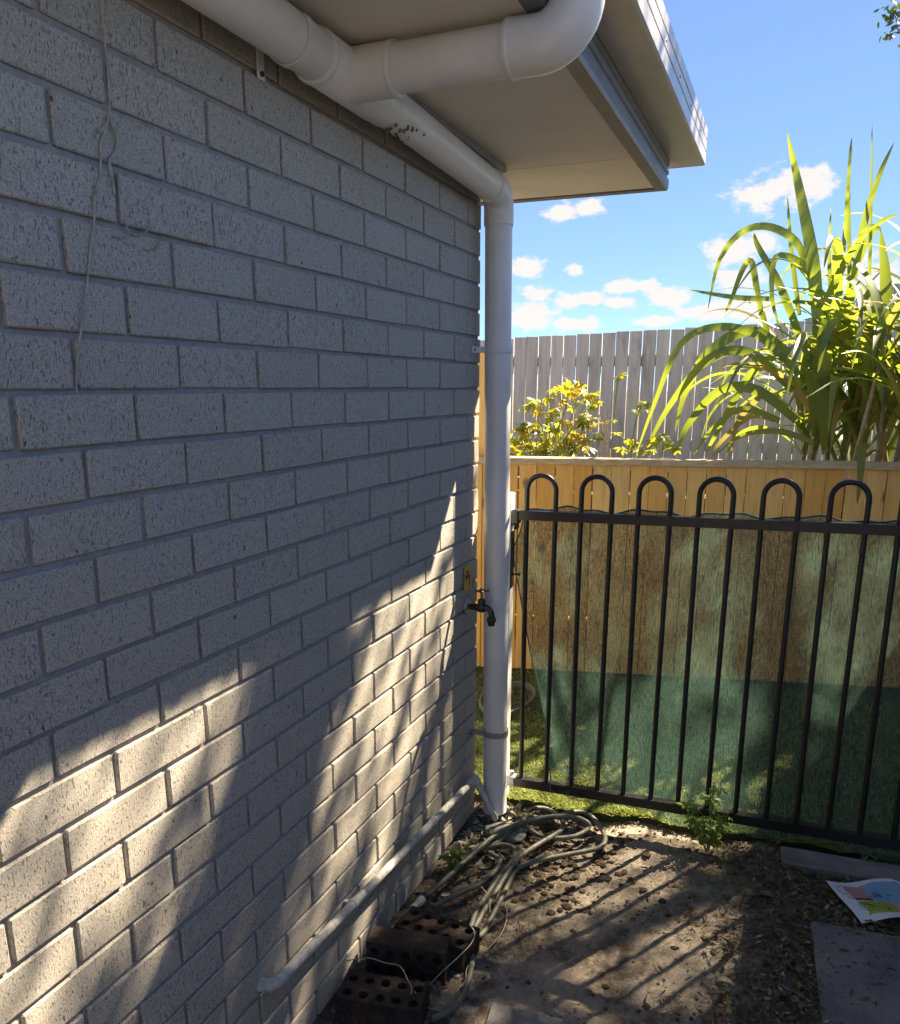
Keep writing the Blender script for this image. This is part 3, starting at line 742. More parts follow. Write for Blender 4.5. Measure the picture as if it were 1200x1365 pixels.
# ------------------------------------------------------------------ fences
def paling_mesh(w, h, t, mat, top='flat'):
    q = MB(); q.box((-w / 2, -t / 2, 0), (w / 2, t / 2, h), 0.002, 0.0015)
    me = bpy.data.meshes.new('paling'); me.from_pydata(q.v, [], q.f); me.materials.append(M[mat]); return me
def pine_fence():
    a = Vector((-0.75, 1.51, 0)); d = Vector((math.cos(0.245), math.sin(0.245), 0)); nrm = Vector((-d.y, d.x, 0))
    root = empty('pine_fence', a, 'low fence of fresh orange pine palings with a flat capping board', 'fence')
    meshes = [paling_mesh(0.0972, 1.195, 0.015, 'pine') for _ in range(5)]
    r = random.Random(8); L = 3.9; n = int(L / 0.1012)
    for i in range(n):
        o = bpy.data.objects.new('paling', r.choice(meshes)); C.objects.link(o); o.parent = root
        p = d * (0.05 + i * 0.1012 + r.uniform(-0.0012, 0.0012)) + nrm * r.uniform(-0.002, 0.003)
        o.location = (p.x, p.y, 0.03); o.rotation_euler = (0, r.uniform(-0.0025, 0.0025), 0.245 + r.choice((0, 0, math.pi)))
        for zz in (0.06, 1.16):
            pass
    R = Matrix.Translation(a) @ Matrix.Rotation(0.245, 4, 'Z')
    m = MB(); m.box((-0.01, -0.028, 1.226), (2.55, 0.075, 1.262), 0.003, mat=R); m.build('capping', 'pine_cap', root)
    m = MB(); m.box((2.553, -0.03, 1.227), (L, 0.075, 1.263), 0.003, mat=R); m.build('capping', 'pine_cap', root)
    for z in (0.28, 1.08):
        m = MB(); m.box((0, 0.012, z), (L, 0.047, z + 0.07), 0.002, mat=R); m.build('rail', 'pine', root)
    for x in (0.3, 2.0, 3.6):
        m = MB(); m.box((x, 0.05, -0.02), (x + 0.09, 0.14, 1.22), 0.003, mat=R); m.build('post', 'pine', root)
    m = MB(); m.box((-0.61, 1.60, -0.02), (-0.495, 1.66, 1.84), 0.003); o = m.build('fence_post', 'pine')
    tag(o, 'tall fresh pine post seen in the gap between wall and downpipe', 'post')
pine_fence()
def paling_line(root, x0, x1, top, y_of, mat, seed, base, horizontal='x', w=0.1, gap=0.0055):
    r = random.Random(seed); cache = {}
    n = int((x1 - x0) / (w + gap)); ang = math.atan2(y_of(x1) - y_of(x0), x1 - x0)
    for i in range(n):
        x = x0 + (i + 0.5) * (w + gap); h = round(top(x) - base + r.uniform(-0.004, 0.004), 3)
        key = (h, r.randint(0, 1))
        if key not in cache: cache[key] = paling_mesh(w, h, 0.014, mat)
        o = bpy.data.objects.new('paling', cache[key]); C.objects.link(o); o.parent = root
        p = Vector((x, y_of(x) + r.uniform(-0.004, 0.004), base)) if horizontal == 'x' else Vector((y_of(x) + r.uniform(-0.004, 0.004), x, base))
        o.location = p - Vector(root.location)
        o.rotation_euler = (0, r.uniform(-0.002, 0.002), ang if horizontal == 'x' else math.pi / 2 - ang)
def grey_fences():
    root = empty('back_fence', (-1.6, 4.0, 0.98), 'weathered grey paling fence behind the shrubs of the raised garden', 'fence')
    top = lambda x: 2.03 + 0.035 * (x + 1.2) if x < 1.05 else 2.11 + 0.42 * (x - 1.05)
    paling_line(root, -1.6, 2.6, top, lambda x: 4.0, 'grey_timber', 4, 0.95)
    m = MB(); m.box((-1.6, 4.012, 1.15), (2.6, 4.05, 1.24)); m.build('rail', 'grey_timber', root)
    m = MB(); m.box((-1.6, 4.012, 1.80), (2.6, 4.05, 1.89)); m.build('rail', 'grey_timber', root)
    root = empty('side_fence', (1.96, -4.2, 0), 'tall weathered paling fence along the boundary side of the path', 'fence')
    paling_line(root, -4.2, 2.15, lambda y: 2.02, lambda y: 1.96, 'grey_timber', 6, 0.0, horizontal='y', w=0.1, gap=0.002)
    for z in (0.3, 1.6):
        m = MB(); m.box((1.972, -4.2, z), (2.01, 2.15, z + 0.09)); m.build('rail', 'grey_timber', root)
grey_fences()

# ------------------------------------------------------------------ plants
def blade_mesh(pts, width, side, fold=0.25, name='leaf', mat='cane_leaf', base_w=0.55):
    pts = smooth_path(pts, 5); n = len(pts); vs = []; fs = []
    for i, p in enumerate(pts):
        t = i / (n - 1); tan = (pts[min(i + 1, n - 1)] - pts[max(i - 1, 0)]).normalized()
        s = side(t, tan) if callable(side) else side
        s = (s - tan * s.dot(tan)); s = s.normalized() if s.length > 1e-5 else tan.orthogonal().normalized()
        nn = tan.cross(s)
        w = width * 0.5 * min(1.0, base_w + (1 - base_w) * t / 0.25) * max(0.02, (1 - t ** 2.2)) ** 0.8
        vs += [p - s * w + nn * w * fold, p, p + s * w + nn * w * fold]
    for i in range(n - 1):
        for k in range(2): fs.append((3 * i + k, 3 * i + k + 1, 3 * (i + 1) + k + 1, 3 * (i + 1) + k))
    me = MB(); me.add(vs, fs, True); return me
def cane():
    rL = empty('cane_clump', (1.15, 2.65, 0.98), 'tall cane grass clump with long yellow-green blades arching over the pine fence', 'plant')
    rR = empty('cane_clump', (1.75, 2.85, 0.98), 'dense dark green cane clump behind the arching yellow-green blades', 'plant')
    r = random.Random(21)
    def sig(pts, wpx, depth, root=rL, mat='cane_leaf', face=0.5):
        P = []
        for k, (px, py) in enumerate(pts):
            P.append(at_y(px, py, depth + 0.06 * math.sin(k * 1.3 + px)))
        w = wpx * 5.0 / F_PX
        blade_mesh(P, w, lambda t, tan: tan.cross(Vector((face * 0.5, -1, 0.25))), 0.22, base_w=0.7).build('leaf', mat, root)
    L = [([(1092, 440), (1084, 345), (1067, 255), (1050, 178)], 17, 2.50), ([(1082, 372), (1062, 322), (1022, 301), (985, 312), (958, 350), (944, 412)], 11, 2.55),
         ([(1150, 500), (1160, 350), (1163, 155)], 5, 2.60), ([(1128, 430), (1152, 300), (1172, 235), (1192, 190)], 9, 2.55), ([(1108, 450), (1125, 330), (1133, 215), (1136, 183)], 6, 2.70),
         ([(1030, 398), (980, 396), (918, 386)], 8, 2.50), ([(1066, 500), (1010, 446), (950, 436), (905, 462), (872, 540), (848, 606)], 11, 2.42),
         ([(1052, 470), (1000, 440), (945, 470), (915, 520), (900, 575)], 15, 2.40), ([(1058, 520), (1000, 470), (945, 478), (890, 545), (858, 608)], 13, 2.38),
         ([(1094, 425), (1096, 500), (1100, 560), (1098, 606)], 24, 2.40), ([(1180, 470), (1182, 380), (1174, 306)], 17, 2.45), ([(1174, 306), (1160, 302), (1145, 312)], 7, 2.45),
         ([(1062, 560), (1010, 520), (960, 520), (915, 570), (905, 608)], 14, 2.36), ([(1040, 470), (1000, 500), (965, 560), (940, 606)], 12, 2.44),
         ([(1075, 470), (1040, 380), (1012, 330), (1005, 310)], 11, 2.62), ([(1088, 400), (1075, 355), (1035, 342), (1030, 400), (1045, 450)], 9, 2.48),
         ([(1030, 470), (1012, 400), (1000, 355)], 8, 2.7), ([(1015, 420), (1003, 350), (990, 360), (975, 400), (965, 420)], 8, 2.66), ([(1135, 470), (1132, 300), (1132, 220)], 6, 2.75),
         ([(1110, 450), (1106, 350), (1108, 275)], 6, 2.8), ([(1066, 420), (1055, 330), (1050, 262)], 7, 2.8), ([(1120, 440), (1140, 360), (1170, 300), (1200, 285)], 9, 2.6),
         ([(1150, 592), (1149, 606), (1147, 640), (1143, 672)], 10, 1.93), ([(1196, 500), (1160, 450), (1120, 470), (1090, 560)], 13, 2.5), ([(1200, 420), (1165, 400), (1130, 440), (1115, 520)], 12, 2.55),
         ([(1040, 560), (990, 545), (950, 572), (925, 606)], 9, 2.35), ([(1085, 590), (1040, 575), (990, 580), (955, 606)], 8, 2.34)]
    for pts, w, dep in L: sig(pts, w, dep)
    for pts in ([(1035, 560), (1000, 555), (960, 590), (948, 612)], [(1022, 520), (985, 560), (975, 606)]): sig(pts, 8, 2.42, mat='cane_leaf_old')
    # canes with arching leaves round about
    def clump(root, n, cx, cy, sx, sy, hmin, hmax, nl, seed):
        r = random.Random(seed)
        for i in range(n):
            bx, by = cx + r.uniform(-sx, sx), cy + r.uniform(-sy, sy); hh = r.uniform(hmin, hmax)
            tip = Vector((bx + r.gauss(0, .07), by + r.gauss(0, .06), 0.98 + hh))
            base = Vector((bx, by, 0.96)); m = MB()
            pts = [base.lerp(tip, k / 8) for k in range(9)]
            m.tube(pts, [0.017 - 0.008 * k / 8 for k in range(9)], 8); m.build('stem', 'cane_stem', root)
            for k in range(nl):
                t = r.uniform(0.3, 1.0); p = base.lerp(tip, t); az_ = r.uniform(0, 6.283); Ln = r.uniform(0.7, 1.35)
                el0 = math.radians(r.uniform(50, 84)); bend = r.uniform(0.7, 2.5); pts = [p]; q = p.copy(); N = 7
                for s in range(1, N + 1):
                    e = el0 - bend * (s / N) ** 1.6
                    q = q + Vector((math.cos(az_) * math.cos(e), math.sin(az_) * math.cos(e), math.sin(e))) * (Ln / N); pts.append(q.copy())
                if q.y < 2.12 and q.z < 1.3: continue
                hor = Vector((-math.sin(az_), math.cos(az_), r.uniform(-.5, .5)))
                blade_mesh(pts, r.uniform(0.042, 0.078), hor, 0.3).build('leaf', 'cane_leaf_old' if r.random() < 0.10 else 'cane_leaf', root)
    clump(rL, 6, 1.16, 2.66, 0.22, 0.20, 0.45, 1.00, 7, 2)
    clump(rR, 8, 1.50, 2.36, 0.42, 0.10, 0.35, 0.95, 7, 5)
    clump(rR, 13, 1.62, 2.75, 0.40, 0.28, 0.35, 1.10, 9, 3)
cane()
def palmate(rad, seed, n=6):
    r = random.Random(seed); vs = []; fs = []
    for i in range(n):
        a = -2.3 + 4.6 * i / (n - 1) + r.uniform(-.1, .1); Ln = rad * r.uniform(0.75, 1.05); w = Ln * 0.19; k = len(vs)
        d = Vector((math.cos(a), math.sin(a), 0)); s = Vector((-d.y, d.x, 0)); dr = r.uniform(0.15, 0.5)
        for t, ww in ((0.03, .15), (0.35, .85), (0.65, 1.0), (1.0, 0.03)):
            p = d * (Ln * t) + Z * (-dr * Ln * t * t)
            vs += [p - s * w * ww + Z * 0.12 * w, p, p + s * w * ww + Z * 0.12 * w]
        for j in range(3):
            for q in range(2): fs.append((k + 3 * j + q, k + 3 * j + q + 1, k + 3 * j + q + 4, k + 3 * j + q + 3))
    return vs, fs
def pm(rad, seed, mat, n=6):
    me = bpy.data.meshes.new('leaf'); v, f = palmate(rad, seed, n); me.from_pydata([tuple(x) for x in v], [], f)
    me.polygons.foreach_set('use_smooth', [True] * len(f)); me.materials.append(M[mat]); return me
def put_leaf(me, p, root, r, s=1.0, tilt=0.6):
    o = bpy.data.objects.new('leaf', me); C.objects.link(o); o.parent = root; o.location = Vector(p) - Vector(root.location)
    o.rotation_euler = (r.gauss(0, tilt), r.gauss(0, tilt), r.uniform(0, 6.28)); o.scale = (s, s, s); return o
def shrubs():
    r = random.Random(17); DY = 2.25
    bush = empty('shrub', (0.0, DY, 0.98), 'bushy shrub with drooping yellow and green leaves against the grey fence', 'shrub')
    mesh = {m: [pm(0.062, i + 3 * k, m) for i in range(3)] for k, m in enumerate(('shrub_leaf', 'shrub_leaf_dark', 'shrub_leaf_gold'))}
    heads = [(712, 540, 10), (722, 532, 6), (745, 520, 8), (760, 515, 8), (772, 520, 8), (785, 525, 7), (790, 540, 7), (756, 540, 7), (735, 550, 8), (775, 555, 10), (788, 560, 8), (700, 570, 9), (690, 578, 8), (715, 572, 10),
             (745, 570, 12), (765, 578, 12), (785, 580, 10), (730, 590, 12), (700, 592, 12), (685, 600, 8), (760, 598, 12), (780, 600, 10), (720, 605, 8), (745, 600, 10), (675, 590, 8), (668, 600, 8)]
    for (px, py, n) in heads:
        c = at_y(px, py, DY + r.uniform(-.1, .14))
        b = Vector((at_y(735, 600, DY).x + r.uniform(-.12, .12), DY + r.uniform(-.06, .06), 1.0)); m = MB()
        m.tube(smooth_path([b, b.lerp(c, 0.5) + Vector((r.uniform(-.02, .02), 0, 0.03)), c], 3), 0.0035, 5); m.build('stem', 'green_stem', bush)
        for k in range(max(3, int(n * 0.75))):
            p = c + Vector((r.gauss(0, .030), r.gauss(0, .04), r.gauss(0, .022)))
            mat = r.choices(('shrub_leaf', 'shrub_leaf_dark', 'shrub_leaf_gold'), (6, 1.6 if py > 560 else .4, 2.6))[0]
            put_leaf(r.choice(mesh[mat]), p, bush, r, r.uniform(.6, 1.1), .55)
    for (pts, leaves, lab) in (
        ([(815, 607), (818, 560), (824, 505)], [(824, 502), (829, 500), (816, 560), (822, 577)], 'thin sapling with one yellow tuft on a bare stem by the shrub'),
        ([(838, 607), (845, 575), (855, 540)], [(858, 538), (848, 548), (840, 590), (830, 598), (852, 600), (862, 545)], 'short leafy sapling at the foot of the arching cane blades'),
        ([(880, 607), (885, 585)], [(884, 582), (892, 592), (872, 590), (868, 601), (900, 598)], 'low yellow-green seedling tuft peeping over the capping')):
        P = [at_y(px, py, 2.3) for px, py in pts]; P[0].z = 0.97
        root = empty('sapling', P[0], lab, 'sapling'); m = MB(); m.tube(smooth_path(P, 4), 0.0045, 6); m.build('stem', 'green_stem', root)
        for (px, py) in leaves:
            for k in range(2): put_leaf(r.choice(mesh['shrub_leaf']), at_y(px, py, 2.3 + r.uniform(-.04, .04)), root, r, r.uniform(.6, .95), .5)
    # bare twiggy stems
    root = empty('bare_stems', at_y(805, 607, 2.3), 'bare pale stems between the shrub and the thin sapling', 'plant')
    for (a, b, c) in (((800, 610), (803, 570), (795, 545)), ((806, 610), (810, 580), (806, 550)), ((812, 610), (806, 575), (812, 545))):
        m = MB(); m.tube(smooth_path([at_y(*a, 2.28), at_y(*b, 2.28), at_y(*c, 2.3)], 4), [0.004] * 8 + [0.002], 5); m.build('stem', 'twine', root)
shrubs()
def weeds():
    r = random.Random(9)
    small = [pm(0.028, 40 + i, 'weed_leaf', 5) for i in range(3)]
    def weed(base, h, n, lab, sp=0.05, name='weed', s=1.0, stems=3):
        root = empty(name, base, lab, 'weed')
        for k in range(stems):
            tip = Vector(base) + Vector((r.gauss(0, sp), r.gauss(0, sp * .6), h * r.uniform(.6, 1))); mid = Vector(base).lerp(tip, .5) + Vector((r.gauss(0, .012), r.gauss(0, .01), .01)); m = MB()
            b0 = Vector(base) - Z * 0.012
            path = smooth_path([b0, mid, tip], 4); m.tube(path, 0.0022, 5); m.build('stem', 'green_stem', root)
            for j in range(max(1, n // stems)):
                t = r.uniform(.25, 1); p = path[int(t * (len(path) - 1))] + Vector((r.gauss(0, .012), r.gauss(0, .012), r.gauss(0, .006)))
                put_leaf(r.choice(small), p, root, r, s * r.uniform(.6, 1.1), .5)
    g = at_z(948, 1105, 0.0)
    weed((g.x, 0.045, 0.01), 0.27, 46, 'leafy weed growing up through the bottom rail of the gate', 0.065, stems=9, s=1.4)
    weed((0.075, -0.40, 0.0), 0.10, 10, 'broad leafed green weed at the foot of the brick wall by the hose', 0.03, s=1.9, stems=3)
    p = at_z(662, 1116, 0.01); weed((p.x, p.y, 0.0), 0.04, 5, 'tiny bright seedling on the concrete lump by the downpipe', 0.015, stems=2, s=.8)
    p = at_z(700, 1098, 0.01); weed((p.x, p.y, 0.0), 0.06, 8, 'small weed sprouting between the hose loops', 0.03, stems=3, s=.8)
    p = at_z(968, 1145, 0.01); weed((p.x, p.y, 0.0), 0.03, 5, 'tiny weed on the soil in front of the gate', 0.012, stems=2, s=.7)
    p = at_z(1030, 1125, 0.01); weed((p.x, p.y, 0.0), 0.09, 16, 'shaded weed beside the concrete kerb end', 0.06, stems=4, s=.9)
    for (px, py, lab) in ((1110, 1128, 'spindly weed on top of the concrete kerb'), (1150, 1150, 'low creeping weed along the front of the concrete kerb')):
        p = at_z(px, py, 0.02); weed((p.x, p.y, 0.01), 0.05, 10, lab, 0.05, stems=4, s=.7)
weeds()

# ------------------------------------------------------------------ hose, loose bricks, wire
def garden_hose():
    path = [(566, 1199, .03), (590, 1178, .045), (620, 1150, .05), (665, 1112, .05), (713, 1094, .05), (757, 1090, .055), (781, 1097, .05), (784, 1106, .03), (765, 1117, .022), (730, 1119, .02), (708, 1109, .02), (698, 1095, .02), (709, 1081, .02),
            (728, 1080, .02), (745, 1090, .02), (751, 1103, .025), (740, 1114, .03), (715, 1129, .035), (690, 1147, .035), (674, 1172, .03), (655, 1202, .025), (640, 1226, .02), (632, 1245, .014), (640, 1250, .012), (652, 1232, .012), (672, 1196, .012), (690, 1160, .012), (723, 1148, .012), (758, 1141, .012), (793, 1134, .014),
            (805, 1127, .02), (806, 1116, .02), (798, 1101, .02), (785, 1088, .022), (768, 1084, .03), (742, 1090, .036), (716, 1096, .03), (691, 1103, .03), (660, 1126, .02), (628, 1140, .014), (611, 1152, .013), (618, 1150, .014), (640, 1135, .014), (668, 1128, .016), (686, 1134, .02), (683, 1150, .022), (668, 1170, .022), (648, 1198, .012), (632, 1225, .012), (626, 1262, .012),
            (629, 1280, .012), (627, 1303, .012), (617, 1330, .012), (600, 1350, .012), (575, 1362, .012)]
    P = []
    for (px, py, z) in path:
        p = at_z(px, py, z); p.z += 0.006 + max(0, soil_h(p.x, p.y)); p.x = max(p.x, 0.03); P.append(p)
    root = empty('garden_hose', (0.35, -0.3, 0), 'grey-green garden hose heaped in loops at the foot of the downpipe', 'hose')
    m = MB(); m.tube(smooth_path(P, 6), 0.0090, 10); m.build('tube', 'hose', root)
    P2 = []
    for (px, py, z) in [(652, 1139, .012), (666, 1149, .014), (660, 1164, .02), (639, 1181, .03), (614, 1192, .03), (592, 1203, .02), (578, 1212, .014)]:
        p = at_z(px, py, z); p.z += 0.006 + max(0, soil_h(p.x, p.y)); P2.append(p)
    o = MB(); o.tube(smooth_path(P2, 6), 0.0090, 10); o.build('tube', 'hose', root)
    d = (P[1] - P[0]).normalized(); p = P[0] - d * 0.02; m = MB()
    m.tube([p - d * 0.038, p - d * 0.012, p - d * 0.010, p + d * 0.014, p + d * 0.016], [0.0105, 0.0115, 0.0135, 0.0135, 0.0115], 16); c = m.build('connector', 'clear_plastic', root)
    m = MB(); m.tube([p + d * 0.014, p + d * 0.03], 0.0142, 16); m.build('lock_ring', 'dark_metal', root)
    # coil beyond the gate
    P3 = []
    for (px, py) in [(690, 948), (692, 935), (690, 920), (682, 912), (670, 915), (664, 930), (668, 946), (680, 950)]:
        P3.append(at_y(px, py, 1.05))
    c = at_z(676, 935, 0.06)
    pts = [Vector((c.x + 0.13 * math.cos(a) * (1 + .05 * math.sin(3 * a)), c.y + 0.22 * math.sin(a), 0.066 + 0.004 * math.sin(2 * a) + a * 0.0015)) for a in [i * 0.2 for i in range(80)]]
    m = MB(); m.tube(pts, 0.009, 8); o = m.build('hose_coil', 'hose'); tag(o, 'coiled hose lying on the lawn behind the gate post', 'hose')
garden_hose()
def cored_brick(name, c, rotz, edge, lab, tilt=0.0):
    L, W, H = 0.23, 0.11, 0.076
    root = empty(name, c, lab, 'brick', 'old cored bricks by the wall')
    bm = bmesh.new()
    # top and bottom plates with ten round holes, each hole with its wall
    cols, rows, rad, N = 5, 2, 0.0135, 12
    def plate(z, flip):
        faces = []
        cw, ch = L / cols, W / rows
        for i in range(cols):
            for j in range(rows):
                cx, cy = -L / 2 + cw * (i + .5), -W / 2 + ch * (j + .5)
                ring = []; outer = []
                for k in range(N):
                    a = 2 * math.pi * k / N; ca, sa = math.cos(a), math.sin(a)
                    ring.append((cx + rad * ca, cy + rad * sa, z))
                    s = 1 / max(abs(ca) / (cw / 2), abs(sa) / (ch / 2)); outer.append((cx + ca * s, cy + sa * s, z))
                # snap near-corner points to the corners
                for sx in (-1, 1):
                    for sy in (-1, 1):
                        q = (cx + sx * cw / 2, cy + sy * ch / 2, z)
                        k = min(range(N), key=lambda k: (outer[k][0] - q[0]) ** 2 + (outer[k][1] - q[1]) ** 2); outer[k] = q
                rv = [bm.verts.new(p) for p in ring]; ov = [bm.verts.new(p) for p in outer]
                for k in range(N):
                    k2 = (k + 1) % N; f = [ov[k], ov[k2], rv[k2], rv[k]]
                    bm.faces.new(f if not flip else f[::-1])
                faces.append(rv)
        return faces
    a = plate(H / 2, False); b = plate(-H / 2, True)
    for ra, rb in zip(a, b):
        for k in range(N):
            k2 = (k + 1) % N; bm.faces.new([ra[k], ra[k2], rb[k2], rb[k]])
    q = [(-L / 2, -W / 2), (L / 2, -W / 2), (L / 2, W / 2), (-L / 2, W / 2)]
    for i in range(4):
        x0, y0 = q[i]; x1, y1 = q[(i + 1) % 4]
        bm.faces.new([bm.verts.new(p) for p in ((x0, y0, -H / 2), (x1, y1, -H / 2), (x1, y1, H / 2), (x0, y0, H / 2))])
    bmesh.ops.remove_doubles(bm, verts=bm.verts, dist=0.0004)
    for v in bm.verts: v.co += Vector((noise.noise(v.co * 30 + Vector(c) * 9), noise.noise(v.co * 30 + Vector((7, 0, 0))), noise.noise(v.co * 30 + Vector((0, 9, 0))))) * 0.0013
    me = bpy.data.meshes.new('body'); bm.to_mesh(me); bm.free(); me.materials.append(M['old_brick'])
    o = bpy.data.objects.new('body', me); C.objects.link(o); o.parent = root
    o.rotation_euler = (math.radians(90) + tilt if edge else tilt, 0, 0)
    root.rotation_euler = (0, 0, rotz); o.location = (0, 0, (W / 2 if edge else H / 2))
    return root
cored_brick('loose_brick', (0.155, -1.120, 0.0), 0.16, False, 'dark cored brick lying flat with its ten holes up, trailing wire over it')
cored_brick('loose_brick', (0.150, -0.945, 0.0), 0.17, True, 'dark brick standing on its long edge between two cored bricks')
cored_brick('loose_brick', (0.188, -0.830, 0.008), -0.10, False, 'dark cored brick lying flat next to the hose connector')
def wires():
    def w(lab, pts, rad, name='wire', mat='twine'):
        P = [at_z(px, py, z) for px, py, z in pts]
        for p in P: p.x = max(p.x, 0.012)
        m = MB(); m.tube(smooth_path(P, 6), rad, 6); o = m.build(name, mat); tag(o, lab, 'wire')
    w('thin pale wire draped over the front cored brick', [(462, 1281, .083), (490, 1277, .083), (515, 1284, .083), (533, 1288, .084), (543, 1305, .083), (549, 1322, .082), (538, 1340, .04), (524, 1362, .012)], 0.0016)
    w('short pale wire leaning over the end of the brick by the hose connector', [(570, 1316, .02), (590, 1295, .06), (612, 1275, .09), (628, 1258, .092), (633, 1244, .092), (626, 1232, .092)], 0.0016)
    w('long pale wire curling on the soil beside the loose bricks', [(553, 1322, .083), (566, 1340, .02), (585, 1347, .012), (602, 1346, .012), (606, 1325, .015), (620, 1308, .02), (624, 1288, .02), (650, 1265, .02), (668, 1245, .02), (676, 1222, .02), (672, 1205, .02), (655, 1196, .03), (642, 1182, .05)], 0.0015)
    w('fine wire looping across the hose near the connector', [(640, 1182, .04), (652, 1196, .05), (653, 1217, .03)], 0.0014)
wires()
def wall_root():
    pts = [(136, -30), (136, 20), (141, 70), (144, 100), (146, 145), (140, 172), (134, 190), (134, 225), (127, 262), (126, 290), (120, 335), (117, 370), (108, 440), (103, 478), (102, 525)]
    root = empty('dead_vine', at_x(136, 20, 0.004), 'dry dead vine tendril hanging down the brick wall', 'vine')
    def strand(pts, rad):
        P = [at_x(px, py, 0.0045 + 0.002 * math.sin(i * 1.7)) for i, (px, py) in enumerate(pts)]
        m = MB(); m.tube(smooth_path(P, 5), rad, 6); return m.build('strand', 'root_fibre', root)
    strand(pts, 0.0017)
    strand([(145, 150), (150, 165), (156, 185), (152, 205), (146, 215), (150, 240), (153, 258)], 0.0022)
    strand([(166, 292), (170, 305), (178, 313), (190, 312), (199, 303), (201, 293)], 0.0016)
    strand([(150, 315), (162, 318), (172, 314)], 0.0014); strand([(192, 330), (204, 333), (214, 322), (218, 315)], 0.0014); strand([(130, 185), (132, 178), (138, 170)], 0.002); strand([(125, 275), (127, 255)], 0.002)
wall_root()

# ------------------------------------------------------------------ slabs, kerb, sheet
def slabs():
    def slab(name, lo, hi, rz, lab, cat, bev=0.008, jit=0.004):
        c = Vector(((lo[0] + hi[0]) / 2, (lo[1] + hi[1]) / 2, 0)); m = MB()
        m.box(Vector(lo) - c, Vector(hi) - c, bev, jit, mat=Matrix.Translation(c) @ Matrix.Rotation(rz, 4, 'Z')); o = m.build(name, 'concrete'); tag(o, lab, cat)
    slab('paver', (1.235, -0.80, -0.02), (1.80, -0.272, 0.034), 0.05, 'square concrete paver lying beside the printed sheet', 'paver')
    slab('paver', (1.225, -1.42, -0.02), (1.80, -0.86, 0.030), 0.02, 'second concrete paver with litter over its corner', 'paver')
    slab('kerb', (1.130, 0.045, -0.03), (1.95, 0.155, 0.036), 0.05, 'low concrete kerb under the right part of the gate', 'kerb')
    slab('concrete_patch', (0.44, -1.40, -0.02), (0.80, -0.965, 0.014), 0.1, 'flat patch of grey concrete showing in the soil', 'concrete', 0.012, 0.02)
    m = MB(); bm = bmesh.new(); bmesh.ops.create_icosphere(bm, subdivisions=3, radius=1); c = at_z(672, 1112, 0.0)
    vs = [Vector((v.co.x * 0.085, v.co.y * 0.055, v.co.z * 0.022)) * (1 + 0.25 * noise.noise(v.co * 1.7)) + Vector((c.x + 0.01, c.y, 0.008)) for v in bm.verts]
    m.add(vs, [tuple(v.index for v in f.verts) for f in bm.faces], True); bm.free(); o = m.build('concrete_lump', 'concrete'); tag(o, 'flat lump of concrete on the ground under the downpipe', 'concrete')
    # printed sheet
    a = at_z(1100, 1182, 0.03); b = at_z(1149, 1231, 0.03); e1 = (b - a); e1.z = 0; W = e1.length; e1.normalize(); e2 = Vector((-e1.y, e1.x, 0)); Ln = W * 1.414
    nu, nv = 24, 16; vs = []; fs = []; uvs = []
    for i in range(nu + 1):
        for j in range(nv + 1):
            u, v = i / nu, j / nv
            p = a + e1 * (W * (1 - v)) + e2 * (Ln * u); p.z = 0.030 + 0.010 * math.sin(u * 4 + v * 2) ** 2 + 0.012 * (1 - u) ** 3 * v + 0.004 * math.sin(v * 7)
            vs.append(p); uvs.append((u, v))
    for i in range(nu):
        for j in range(nv): k = i * (nv + 1) + j; fs.append((k, k + nv + 1, k + nv + 2, k + 1))
    m = MB(); m.add(vs, fs, True); o = m.build('printed_sheet', 'printed_sheet'); tag(o, 'white printed sheet with pink, blue and yellow areas lying on the litter', 'paper')
    uvl = o.data.uv_layers.new(name='UVMap')
    for lp in o.data.loops: uvl.data[lp.index].uv = uvs[lp.vertex_index]
    def surf(u, v):
        i = min(nu, max(0, u * nu)); j = min(nv, max(0, v * nv)); i0, j0 = min(int(i), nu - 1), min(int(j), nv - 1); fi, fj = i - i0, j - j0
        g = lambda a_, b_: Vector(vs[a_ * (nv + 1) + b_])
        return g(i0, j0) * (1 - fi) * (1 - fj) + g(i0 + 1, j0) * fi * (1 - fj) + g(i0, j0 + 1) * (1 - fi) * fj + g(i0 + 1, j0 + 1) * fi * fj + Z * 0.0009
    ink = MB(); r = random.Random(4)
    def line(pts, w=0.0007): ink.tube([surf(u, v) for u, v in [(q.x, q.y) for q in smooth_path([(x, y, 0) for x, y in pts], 6)]], w, 4)
    line([(.10, .86), (.07, .80), (.08, .70), (.13, .66), (.11, .58), (.15, .54), (.19, .52)])
    line([(.10, .86), (.15, .90), (.19, .86)])
    x = .17
    for k in range(13):                       # a scrawled word along the pink patch
        line([(x, .50), (x + .006, .54 + .03 * r.random()), (x + .012, .50 + .01 * r.random()), (x + .018, .52)], 0.0009); x += .018
    line([(.14, .38), (.12, .30), (.16, .22), (.22, .20), (.26, .26), (.24, .33), (.19, .34), (.17, .28)])
    line([(.13, .36), (.17, .40), (.22, .38), (.27, .31), (.31, .30), (.29, .26)])
    line([(.47, .70), (.50, .66), (.55, .67), (.53, .72), (.49, .72)], .001); line([(.42, .20), (.44, .22), (.45, .20), (.43, .19)], .0014); line([(.60, .60), (.63, .62), (.66, .58)], .001)
    io = ink.build('ink_lines', 'ink', o); io['kind'] = 'stuff'
slabs()

